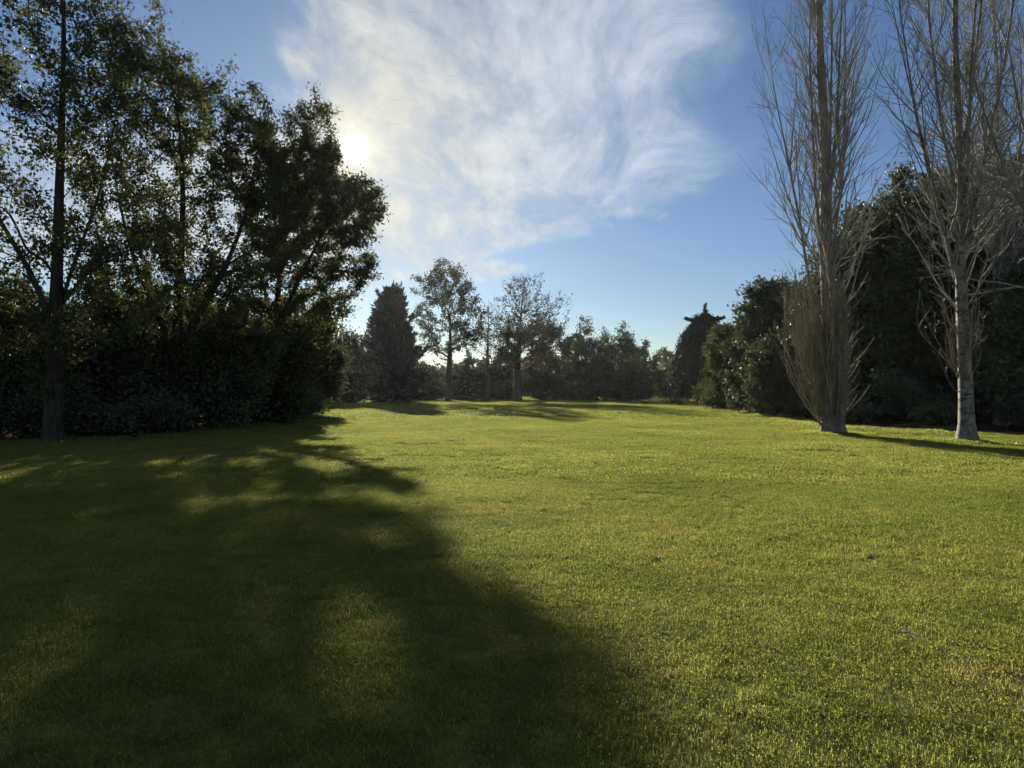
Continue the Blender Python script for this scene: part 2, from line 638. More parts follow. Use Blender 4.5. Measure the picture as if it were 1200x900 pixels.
def build_tree(name, label, cat, seed, base, trunks, lobes, n_targets, leaf_n, leaf_size, leaf_mat, bark,
               r_base=0.25, r_tip=0.012, spread=0.30, shell=0.4, step=0.6, limbs=0, bf=0.25, sag=0.12, rise=0.8,
               width=0.30, fine=0, group=None, leaf_r=None, droop=0.0, outward=0.0, flare=0.35, extra_twigs=0, zmin=0.25, bare_above=None, thin=0.03,
               crown_name='crown', normal_up=0.3):
    rng = np.random.default_rng(seed)
    base = np.array(base, float)
    loc = [(x - base[0], y - base[1], z - base[2], a, b, c) for x, y, z, a, b, c in lobes]
    tr = [np.array(t, float) - base for t in trunks]
    tg = lobes_sample(rng, loc, n_targets, shell, zmin)
    P, par, nt = skeleton(rng, tr, tg, bf=bf, step=step, sag=sag, rise=rise)
    r, cnt = radii(P, par, r_base, r_tip)
    ch, used = chains_of(P, par, cnt, r, thin)
    root = bpy.data.objects.new(name, None)
    COL.objects.link(root)
    root.location = base
    tag(root, label, cat, group)
    # trunk
    limb_meshes, rest = [], []
    for i, run in enumerate(ch):
        pts = smooth(P[run], 2)
        rr = r[run].copy()
        if i > 0:
            rr[0] = min(rr[0], rr[1] * 1.25)
        sides = 10 if rr.max() > 0.12 else (7 if rr.max() > 0.05 else 5)
        tb = one_tube(pts, rr, sides, flare if i == 0 else 0.0, rng, 0.10 if rr.max() > 0.06 else 0.0)
        if i == 0:
            v, q = tb
            me = make_mesh('trunk', v, [q], [bark], smooth=True)
            link('trunk', me, root)
        else:
            limb_meshes.append((rr.max(), tb))
    limb_meshes.sort(key=lambda z: -z[0])
    for rr, (v, q) in limb_meshes[:limbs]:
        link('limb', make_mesh('limb', v, [q], [bark], smooth=True), root)
    rest = [tb for rr, tb in limb_meshes[limbs:]]
    # thin branches: edge tubes
    e = np.where((par >= 0) & ~used)[0]
    if len(e):
        p0, p1 = P[par[e]], P[e]
        r1 = r[e]
        r0 = np.minimum(r[par[e]], r1 * 1.25)
        rest.append(batch_tubes(np.stack([p0, p1], 1), np.stack([r0, r1], 1), 3))
    # leafing nodes
    lim = leaf_r if leaf_r else r_tip * 2.2
    tips = np.where((r <= lim) & (np.arange(len(P)) >= nt))[0]
    c = np.array([l[:3] for l in loc]).mean(0)
    if extra_twigs:
        k = rng.choice(tips, extra_twigs)
        d = unit(unit(P[k] - P[par[k]]) + rng.normal(0, 0.6, (extra_twigs, 3)) + np.array([0, 0, 0.25]))
        Lt = (0.35 + 0.75 * rng.random(extra_twigs))[:, None] * spread * 2.2
        mid = P[k] + d * Lt * 0.5
        end = P[k] + unit(d + rng.normal(0, 0.2, d.shape) + np.array([0, 0, 0.1])) * Lt
        rest.append(batch_tubes(np.stack([P[k], mid, end], 1), np.repeat(np.array([[0.9, 0.7, 0.4]]) * r_tip, extra_twigs, 0), 3))
    faces, mats, mi, tones, vs, off = [], [], [], [], [], 0
    if rest:
        v, q = merge(rest)
        vs.append(v)
        faces.append(q)
        tones.append(np.full(len(q), 0.5))
        mats.append(bark)
        mi.append(0)
        off = len(v)
    if leaf_n:
        w = np.ones(len(tips))
        if bare_above is not None:
            w = np.clip((bare_above - P[tips, 2]) / 3.0, 0.12, 1.0)
        k = rng.choice(tips, leaf_n, p=w / w.sum())
        s = rng.random(leaf_n)[:, None]
        bp = P[k] * s + P[par[k]] * (1 - s)
        pos = bp + rng.normal(0, 1, (leaf_n, 3)) * np.array([spread, spread, spread * 0.8]) * (rng.random((leaf_n, 1)) ** 0.5)
        keep = pos[:, 2] > 0.05
        pos, k, bp = pos[keep], k[keep], bp[keep]
        al = unit(unit(P[k] - P[par[k]]) * 0.6 + unit(pos - c) * outward + np.array([0, 0, -droop]))
        v, f, tone = leaves(rng, pos, leaf_size, al, 0.35 if not (outward or droop) else 0.5, width, normal_up=normal_up)
        # tone shared within a spray, so whole clumps run lighter or darker
        clump = rng.random(len(P))[k]
        tone = np.clip(np.repeat(clump, 2) * 0.5 + tone * 0.5, 0, 1)
        vs.append(v)
        faces.append(f + off)
        tones.append(tone)
        mats.append(leaf_mat)
        mi.append(len(mats) - 1)
    if vs:
        me = make_mesh(crown_name, np.concatenate(vs), faces, mats, mi, np.concatenate(tones))
        link(crown_name, me, root)
    return root


def trunk_line(px0, py0, pts, Y, dY=0.0):
    """pts: (px, py) up the stem at distance Y (metres)"""
    raw = [np.array((X(px0, Y), Y, -0.12))] + [np.array((X(a, Y), Y + dY * i / max(1, len(pts)), Z(b, Y))) for i, (a, b) in enumerate(pts, 1)]
    out = []
    for a, b in zip(raw[:-1], raw[1:]):
        m = max(1, int(np.linalg.norm(b - a) / 0.6))
        for i in range(m):
            out.append(a + (b - a) * i / m)
    out.append(raw[-1])
    return smooth(np.array(out), 3)


def lobe(px, py, rx, ry, Y, depth=None, dY=0.0):
    k = Y / F
    d = depth if depth is not None else rx * k
    return (X(px, Y), Y + dY, Z(py, Y), rx * k, d, ry * k)


# ------------------------------------------------------------------ setting: lawn, soil
def build_ground():
    xs = np.concatenate([[-700, -450, -250, -130], np.arange(-80, 80.01, 0.5), [130, 250, 450, 700]])
    ys = np.concatenate([[-700, -400, -150, -60], np.arange(-20, 130.01, 0.5), [180, 300, 450, 700]])
    gx, gy = np.meshgrid(xs, ys)
    inside = (np.abs(gx) <= 80) & (gy >= -20) & (gy <= 130)
    gz = np.where(inside, height(gx, gy), 0.0) - 0.006
    v = np.stack([gx, gy, gz], -1).reshape(-1, 3)
    nx, ny = len(xs), len(ys)
    i = np.arange(nx * ny).reshape(ny, nx)
    q = np.stack([i[:-1, :-1], i[:-1, 1:], i[1:, 1:], i[1:, :-1]], -1).reshape(-1, 4)
    tag(link('lawn', make_mesh('lawn', v, [q], [M_LAWN], smooth=True)), kind='structure')


build_ground()


def soil_sheet(name, outline, seed):
    """a bed of bare leaf mould under the trees, a thin raised sheet following the ground"""
    o = np.array(outline, float)
    lo, hi = o.min(0), o.max(0)
    st = 0.8
    xs = np.arange(lo[0], hi[0] + st, st)
    ys = np.arange(lo[1], hi[1] + st, st)
    gx, gy = np.meshgrid(xs, ys)
    wx = gx + 0.5 * np.sin(gy * 1.1 + seed)
    wy = gy + 0.5 * np.sin(gx * 0.9 + seed)
    ins = np.zeros(gx.shape, bool)
    j = len(o) - 1
    for k in range(len(o)):
        c = ((o[k, 1] > wy) != (o[j, 1] > wy)) & (wx < (o[j, 0] - o[k, 0]) * (wy - o[k, 1]) / (o[j, 1] - o[k, 1] + 1e-9) + o[k, 0])
        ins ^= c
        j = k
    gz = height(gx, gy) + 0.012
    v = np.stack([gx, gy, gz], -1).reshape(-1, 3)
    i = np.arange(gx.size).reshape(gx.shape)
    q = np.stack([i[:-1, :-1], i[:-1, 1:], i[1:, 1:], i[1:, :-1]], -1)
    ok = ins[:-1, :-1] & ins[1:, 1:] & ins[1:, :-1] & ins[:-1, 1:]
    q = q[ok]
    u_, inv = np.unique(q, return_inverse=True)
    tag(link(name, make_mesh(name, v[u_], [inv.reshape(q.shape)], [M_SOIL], smooth=True)), kind='structure')


soil_left = [(-40, 19), (-15, 20.5), (-11.5, 24), (-11.0, 30), (-11.5, 36), (-14, 44), (-18, 60), (-60, 60), (-60, 19)]
soil_right = [(60, 22), (15.2, 24.3), (13.2, 28), (12.5, 33), (14.0, 38), (15.5, 44), (18, 55), (30, 60), (60, 50)]
soil_sheet('soil_ground', soil_left, 0.0)
soil_sheet('soil_ground', soil_right, 1.7)


# ------------------------------------------------------------------ left: three big leafy trees and the thicket under them
YA = 21.1
A_base = (X(62, YA), YA, 0)
build_tree('broadleaf_tree', 'tall open-crowned tree with forked dark trunk standing at the left edge of the lawn', 'tree', 11, A_base,
           [trunk_line(62, 520, [(64, 420), (66, 330), (68, 240), (71, 150), (74, 60), (72, -40)], YA),
            trunk_line(64, 340, [(64, 345), (45, 318), (18, 270), (-8, 215), (-40, 130)], YA, -1.0)[5:],
            trunk_line(66, 330, [(66, 325), (84, 290), (98, 240), (112, 160), (122, 60)], YA, 1.0)[6:],
            trunk_line(66, 330, [(66, 335), (110, 310), (150, 285), (190, 265)], YA, 0.5)[6:]],
           [lobe(50, 40, 110, 100, YA, 2.8), lobe(-30, 150, 90, 120, YA, 2.5), lobe(118, 75, 58, 62, YA, 2.4, 1), lobe(110, 170, 60, 75, YA, 2.2),
            lobe(35, -90, 105, 105, YA, 3.0), lobe(10, 260, 80, 60, YA, 2.4), lobe(140, 270, 70, 45, YA, 2.0), lobe(60, 320, 110, 50, YA, 2.6), lobe(28, 385, 50, 42, YA, 2.0), lobe(112, 375, 52, 46, YA, 2.0), lobe(66, 420, 46, 40, YA, 1.6, -0.4)],
           900, 40000, 0.112, M_LEAF, M_BARK, r_base=0.25, r_tip=0.008, spread=0.22, shell=0.3, step=0.5, limbs=10, bf=0.30, extra_twigs=2600, thin=0.03)

YB = 28.0
B_base = (X(205, YB), YB, 0)
build_tree('broadleaf_tree', 'dense wide-crowned tree between the forked tree and the tree beside the sun', 'tree', 12, B_base,
           [trunk_line(205, 505, [(207, 400), (212, 300), (215, 200), (205, 110)], YB),
            trunk_line(205, 420, [(207, 400), (250, 330), (280, 250), (290, 170)], YB, 1.0)[3:],
            trunk_line(205, 420, [(207, 400), (170, 330), (150, 240), (140, 150)], YB, -1.0)[3:]],
           [lobe(190, 110, 55, 62, YB, 3), lobe(240, 150, 55, 62, YB, 3), lobe(285, 180, 50, 55, YB, 3, 1.5), lobe(160, 200, 75, 80, YB, 3.2),
            lobe(240, 270, 85, 85, YB, 3.6), lobe(310, 250, 40, 70, YB, 2.5, 2), lobe(180, 320, 90, 70, YB, 3.2), lobe(235, 370, 90, 60, YB, 3.0), lobe(150, 60, 40, 40, YB, 2), lobe(283, 128, 34, 34, YB, 2.2), lobe(318, 150, 30, 34, YB, 2.2, 1), lobe(205, 92, 30, 30, YB, 2)],
           1050, 72000, 0.114, M_LEAF, M_BARK, r_base=0.34, r_tip=0.010, spread=0.21, shell=0.35, step=0.55, limbs=8, extra_twigs=1600)

YC = 36.0
C_base = (X(318, YC), YC, 0)
build_tree('broadleaf_tree', 'leafy spreading tree whose right edge half covers the sun', 'tree', 13, C_base,
           [trunk_line(318, 493, [(320, 400), (330, 300), (345, 200), (360, 140)], YC),
            trunk_line(318, 420, [(320, 400), (355, 330), (390, 270), (415, 215)], YC, -1.5)[3:],
            trunk_line(318, 420, [(320, 400), (300, 320), (290, 240)], YC, 1.0)[3:]],
           [lobe(372, 160, 30, 48, YC, 2.2), lobe(352, 190, 42, 42, YC, 2.6), lobe(391, 199, 18, 36, YC, 2.2, -1), lobe(431, 243, 27, 27, YC, 2.6, -1.5), lobe(433, 241, 24, 25, YC, 2.6, -1.5), lobe(441, 236, 14, 17, YC, 1.6, -1.5), lobe(436, 262, 18, 18, YC, 1.8, -1.5), lobe(352, 228, 42, 42, YC, 2.8), lobe(385, 235, 36, 36, YC, 2.6), lobe(410, 255, 34, 32, YC, 2.6, -0.5),
            lobe(370, 265, 60, 60, YC, 3.4), lobe(320, 250, 48, 80, YC, 3.2), lobe(420, 304, 30, 36, YC, 2.4, -1.5), lobe(402, 350, 22, 26, YC, 1.6, -1), lobe(330, 335, 60, 55, YC, 3.2), lobe(300, 390, 70, 50, YC, 3.0), lobe(365, 375, 40, 45, YC, 2.6), lobe(318, 165, 25, 30, YC, 1.8)],
           1000, 84000, 0.13, M_LEAF, M_BARK, r_base=0.28, r_tip=0.012, spread=0.22, shell=0.35, step=0.6, limbs=8, extra_twigs=1500)


def bush(name, label, cat, seed, px, py0, Y, lobes, n_t, n_l, size, mat, bark=None, stems=4, spread=0.38, shell=0.6, r_base=0.10, outward=0.5,
         width=0.32, droop=0.0, group=None, limbs=0, dY=0.0, normal_up=0.3):
    rng = np.random.default_rng(seed + 1000)
    # every shrub is lumpy: smaller domes sit on each big one
    extra = []
    for l in list(lobes):
        for _ in range(5 if l[3] > 0.9 else 2):
            d = unit(rng.normal(0, 1, 3) + np.array([0, -0.35, 0.35]))
            f = 0.26 + 0.22 * rng.random()
            c_ = (l[0] + d[0] * l[3] * 0.85, l[1] + d[1] * l[4] * 0.85, max(0.3, l[2] + d[2] * l[5] * 0.82))
            extra.append(c_ + (l[3] * f, l[4] * f, l[5] * f))
    lobes = list(lobes) + extra
    base = np.array((X(px, Y), Y + dY, 0.0))
    top = max(l[2] + l[5] for l in lobes)
    ctr = np.array([l[:3] for l in lobes]).mean(0)
    trunks = []
    for i in range(stems):
        a = 2 * math.pi * (i + rng.random() * 0.6) / stems
        s = base + np.array((math.cos(a), math.sin(a), 0)) * r_base * 1.6 * (0 if i == 0 else 1) + np.array((0, 0, -0.1))
        e = base * 0.6 + ctr * 0.4 + np.array((math.cos(a), math.sin(a), 0)) * (0.25 * lobes[0][3])
        e[2] = top * (0.35 + 0.25 * rng.random())
        m = max(3, int(np.linalg.norm(e - s) / 0.6))
        trunks.append(np.array([s + (e - s) * j / m + np.array((0, 0, 0.2 * math.sin(j / m * 3.14))) for j in range(m + 1)]))
    return build_tree(name, label, cat, seed, base, trunks, lobes, n_t, n_l, size, mat, bark or M_BARK, r_base=r_base, r_tip=0.010, spread=spread,
                      shell=shell, outward=outward, width=width, droop=droop, group=group, limbs=limbs, flare=0.2, zmin=0.3, thin=0.035, normal_up=normal_up)


bush('bush', 'shadowy bush left of the forked trunk at the photo edge', 'bush', 21, 0, 515, 24, [lobe(0, 420, 70, 75, 24), lobe(-40, 380, 60, 80, 24), lobe(35, 460, 40, 50, 24)], 200, 30000, 0.15, M_LEAF_DARK)
bush('bush', 'dark rounded bush just right of the forked trunk under the branches', 'bush', 22, 130, 505, 27, [lobe(125, 440, 55, 60, 27), lobe(105, 400, 45, 50, 27, None, 1), lobe(165, 465, 45, 40, 27)], 210, 34000, 0.15, M_LEAF_DARK)
bush('bush', 'low dark bush beneath the dense wide-crowned tree', 'bush', 23, 225, 500, 29, [lobe(215, 450, 55, 52, 29), lobe(250, 425, 55, 60, 29, None, 1), lobe(275, 465, 35, 38, 29)], 220, 36000, 0.15, M_LEAF_DARK)
bush('bush', 'broad olive bush below the tree beside the sun', 'bush', 24, 315, 490, 34, [lobe(300, 430, 48, 58, 34), lobe(335, 440, 40, 50, 34, None, -0.5), lobe(285, 465, 35, 32, 34)], 220, 36000, 0.16, M_LEAF)
bush('bush', 'grey-green bush at the far end of the thicket edge', 'bush', 25, 365, 482, 43, [lobe(362, 412, 34, 48, 43), lobe(378, 430, 26, 38, 43), lobe(350, 450, 30, 28, 43)], 220, 30000, 0.18, M_LEAF_GREY)
bush('bush', 'low scrubby bush in front of the grey-green bush', 'bush', 26, 345, 490, 38.5, [lobe(345, 470, 26, 20, 38.5), lobe(322, 474, 22, 18, 38.5)], 80, 8000, 0.13, M_LEAF_GREY, stems=3, r_base=0.05)
for k, (px, py, Y, w, lab) in enumerate([(25, 497, 22.6, 34, 'low ground-hugging dark bush left of the forked trunk base'), (108, 496, 23.6, 40, 'low ground-hugging dark bush right of the forked trunk base'),
                                  (180, 494, 25.5, 38, 'low ground-hugging dark bush in front of the dense wide-crowned trunk')]):
    bush('bush', lab, 'bush', 30 + k, px, 0, Y, [lobe(px, py - 8, w, 22, Y, 1.0), lobe(px - w * 0.6, py - 2, w * 0.6, 16, Y, 0.8), lobe(px + w * 0.6, py - 3, w * 0.6, 15, Y, 0.8)], 90, 8000, 0.11, M_LEAF_DARK, stems=4, r_base=0.03, spread=0.22)
# the thicket behind
for k, (px, Y, w, top, lab) in enumerate([(40, 46, 95, 345, 'dark thicket tree seen low behind the forked trunk'), (150, 48, 90, 335, 'dark thicket tree filling the gap behind the dense wide-crowned tree'),
                                      (255, 50, 80, 345, 'dark thicket tree behind the low bush and the sun-side tree'), (335, 58, 60, 372, 'dark thicket tree peeping behind the grey-green bush'),
                                      (-30, 40, 80, 350, 'dark thicket tree cut by the left photo edge'), (95, 60, 80, 352, 'further dark thicket tree seen between the two nearest trunks'),
                                      (205, 62, 70, 355, 'further dark thicket tree behind the dense wide-crowned trunk'), (395, 95, 40, 405, 'distant dark thicket tree left of the dark conifer')]):
    h = (478 - top) / 2
    bush('thicket_tree', lab, 'tree', 40 + k, px, 0, Y, [lobe(px, top + h, w * 0.6, h, Y), lobe(px - w * 0.4, top + h * 1.2, w * 0.45, h * 0.8, Y), lobe(px + w * 0.4, top + h * 1.25, w * 0.45, h * 0.75, Y), lobe(px, top + h * 1.6, w * 0.8, h * 0.4, Y)],
         220, 20000, 0.28, M_LEAF_DARK, spread=0.5, r_base=0.14)

# ------------------------------------------------------------------ far end of the lawn
YD = 86.0
bush('bush', 'dark bush crowding the left side of the dark conifer', 'bush', 50, 408, 0, 78, [lobe(405, 425, 26, 42, 78), lobe(388, 440, 22, 30, 78), lobe(422, 445, 16, 26, 78)], 180, 16000, 0.30, M_LEAF_DARK, spread=0.5, r_base=0.12)


def conifer(name, label, seed, px, Y, top, bottom, half, mat, n_br=260, leaf=0.30, needles=20000, shape=0.75, rag=0.25):
    """upright dense conifer: upswept branches, each a ragged spray"""
    rng = np.random.default_rng(seed)
    base = np.array((X(px, Y), Y, 0.0))
    H = Z(top, Y)
    R = half / F * Y
    root = bpy.data.objects.new(name, None)
    COL.objects.link(root)
    root.location = base
    tag(root, label, 'conifer')
    tp = np.array([(0.15 * math.sin(z), 0.1 * math.cos(z * 0.7), z) for z in np.linspace(-0.1, H * 0.97, 16)])
    v, q = one_tube(tp, np.linspace(0.28, 0.03, 16), 9, 0.4, rng, 0.08)
    link('trunk', make_mesh('trunk', v, [q], [M_BARK], smooth=True), root)
    h = rng.random(n_br) ** 0.9 * 0.93 + 0.03
    az = rng.random(n_br) * 2 * np.pi
    prof = np.clip((1 - h) / (1 - 0.30), 0, 1) ** shape
    prof = np.where(h < 0.30, 0.80 + 0.2 * h / 0.3, prof)
    Lr = R * prof * (1 - rag + 2 * rag * rng.random(n_br) ** 1.5)
    n = 6
    s = np.linspace(0, 1, n)[None, :, None]
    out = np.stack([np.cos(az), np.sin(az), np.zeros(n_br)], -1)[:, None]
    z0 = (h * H)[:, None, None]
    rise = (0.35 + 0.9 * h * rng.random(n_br))[:, None, None]
    pts = out * Lr[:, None, None] * s + np.array([0, 0, 1.0]) * (z0 - 0.12 * H * (1 - h)[:, None, None] * s + rise * Lr[:, None, None] * s ** 2 + 0.35 * rise * s ** 3)
    v1, q1 = batch_tubes(pts, np.repeat(np.linspace(0.035, 0.008, n)[None], n_br, 0), 3)
    k = rng.choice(n_br, needles, p=(Lr + 0.3) / (Lr + 0.3).sum())
    t = rng.random(needles) ** 0.55 * (n - 1.001)
    i = t.astype(int)
    f = (t - i)[:, None]
    pos = pts[k, i] * (1 - f) + pts[k, i + 1] * f
    dirn = unit(pts[k, i + 1] - pts[k, i])
    pos = pos + rng.normal(0, 0.15, (needles, 3)) * (0.5 + 0.5 * (R * prof[k] / R))[:, None]
    v2, f2, tone = leaves(rng, pos, leaf, unit(dirn + np.array([0, 0, 0.5])), 0.62, 0.16)
    clump = rng.random(n_br)[k]
    tone = np.clip(np.repeat(clump, 2) * 0.6 + tone * 0.4, 0, 1)
    me = make_mesh('crown', np.concatenate([v1, v2]), [q1, f2 + len(v1)], [M_BARK, mat], [0, 1], np.concatenate([np.full(len(q1), .5), tone]))
    link('crown', me, root)
    return root


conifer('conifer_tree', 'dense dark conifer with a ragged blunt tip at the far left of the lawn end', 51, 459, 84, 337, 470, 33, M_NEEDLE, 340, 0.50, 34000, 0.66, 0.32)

YD = 88
build_tree('broadleaf_tree', 'airy round-headed tree right of the dark conifer', 'tree', 52, (X(525, YD), YD, 0),
           [trunk_line(525, 0, [(526, 440), (528, 400), (526, 350)], YD)],
           [lobe(526, 340, 30, 30, YD, 3.0), lobe(492, 333, 16, 15, YD, 1.6), lobe(550, 372, 20, 26, YD, 2.0), lobe(520, 392, 34, 24, YD, 3), lobe(516, 313, 13, 11, YD, 1.4), lobe(548, 340, 14, 15, YD, 1.6),
            lobe(535, 318, 9, 8, YD, 1), lobe(563, 392, 12, 13, YD, 1.4), lobe(497, 368, 13, 14, YD, 1.5)],
           330, 13000, 0.25, M_FAR, M_BARK_FAR, r_base=0.34, r_tip=0.020, spread=0.33, shell=0.4, step=1.0, limbs=3, extra_twigs=700)
build_tree('broadleaf_tree', 'slender nearly leafless tree between the two taller far trees', 'tree', 53, (X(571, 92), 92, 0),
           [trunk_line(571, 0, [(571, 430), (572, 390), (573, 350)], 92)],
           [lobe(573, 375, 13, 28, 92, 1.6), lobe(567, 400, 14, 20, 92, 1.6)], 110, 700, 0.22, M_RUSSET, M_BARK_FAR, r_base=0.26, r_tip=0.018, spread=0.5, shell=0.2, step=0.9, extra_twigs=250, limbs=2)
YE = 90
build_tree('broadleaf_tree', 'russet half-bare tree with thick straight trunk in the middle of the lawn end', 'tree', 54, (X(606, YE - 3), YE - 3, 0),
           [trunk_line(606, 0, [(606, 440), (608, 400), (612, 350), (616, 325)], YE - 3)],
           [lobe(618, 365, 34, 44, YE - 3, 4), lobe(640, 370, 30, 28, YE - 3, 3), lobe(598, 385, 22, 30, YE - 3, 3), lobe(612, 345, 22, 26, YE - 3, 2.4), lobe(612, 410, 34, 24, YE - 3, 3.5), lobe(657, 355, 13, 9, YE - 3, 1.2), lobe(594, 330, 10, 9, YE - 3, 1.0), lobe(640, 395, 26, 20, YE - 3, 2.6)],
           520, 14000, 0.24, M_RUSSET, M_BARK_FAR, r_base=0.48, r_tip=0.020, spread=0.45, shell=0.3, step=0.9, limbs=5, extra_twigs=1600, bare_above=11.0)

far = [  # px, Y, half width, top row, material, label
    (500, 97, 24, 425, M_LEAF_DARK, 'low dark bush under the airy round-headed tree'),
    (548, 99, 26, 418, M_FAR, 'green bush between the airy tree and the slender bare tree'),
    (588, 101, 24, 412, M_FAR, 'green bush behind the slender bare tree'),
    (640, 96, 34, 408, M_LEAF_DARK, 'broad dark bush right behind the russet tree trunk'),
    (672, 100, 26, 392, M_FAR, 'bushy tree right of the russet tree with uneven top'),
    (745, 104, 22, 398, M_LEAF_GREY, 'grey-green bushy tree left of the pale green gap'),
    (700, 93, 30, 420, M_LEAF_DARK, 'wide dark bush in front of the two spire-topped far trees'),
    (738, 92, 24, 428, M_LEAF_DARK, 'dark low bush at the right end of the far bushes'),
    (778, 130, 18, 402, M_PALE, 'pale sunlit tree in the gap beside the drooping cedar'),
    (800, 125, 18, 408, M_PALE, 'pale sunlit tree partly hidden behind the drooping cedar'),
    (655, 112, 40, 405, M_FAR, 'further bushy tree closing the view behind the broad dark bush'),
    (560, 115, 45, 415, M_FAR, 'further bushy tree closing the view behind the slender bare tree'),
    (480, 118, 45, 415, M_FAR, 'further bushy tree closing the view behind the dark conifer'),
    (760, 118, 30, 412, M_FAR, 'further bushy tree behind the grey-green bushy tree'),
]
for k, (px, Y, w, top, mat, lab) in enumerate(far):
    h = (470 - top) / 2
    rr = np.random.default_rng(300 + k)
    lb = [lobe(px, top + h * 1.05, w * 0.75, h, Y), lobe(px, top + h * 1.55, w * 1.1, h * 0.45, Y)]
    for j in range(4):
        lb.append(lobe(px + (rr.random() - .5) * w * 1.4, top + h * (0.8 + 0.7 * rr.random()), w * (0.28 + 0.2 * rr.random()), h * (0.45 + 0.3 * rr.random()), Y, None, (rr.random() - .5) * 2))
    bush('bush' if 'bush ' in lab and 'tree' not in lab.split(' with ')[0].split(' behind')[0].split(' under')[0] else 'bushy_tree', lab, 'bush' if ' bush ' in lab else 'tree', 60 + k, px, 0, Y, lb, 130, 13000, 0.30, mat, M_BARK_FAR, spread=0.36, r_base=0.16, shell=0.5)

for k, (px, Y, lab, lb) in enumerate([
        (687, 95, 'taller feathery tree with a pointed top left of centre among the far bushes', [(687, 380, 8, 13), (686, 398, 15, 18), (690, 420, 24, 26), (676, 405, 10, 14), (699, 400, 9, 12)]),
        (729, 96, 'feathery pointed tree right of its taller look-alike among the far bushes', [(729, 387, 8, 12), (731, 403, 14, 16), (727, 424, 24, 24), (741, 408, 10, 13), (716, 410, 9, 12)]),
        (708, 99, 'thin feathery treetop between the two pointed far trees', [(708, 397, 6, 14), (708, 420, 12, 20)])]):
    build_tree('broadleaf_tree', lab, 'tree', 90 + k, (X(px, Y), Y, 0), [trunk_line(px, 0, [(px, 440), (px, 410), (px, lb[0][1])], Y)],
               [lobe(*q, Y) for q in lb], 200, 7000 if k < 2 else 3500, 0.25, M_FAR_LIGHT, M_BARK_FAR, r_base=0.22, r_tip=0.018, spread=0.30, shell=0.3, step=0.9, extra_twigs=500, rise=0.3)


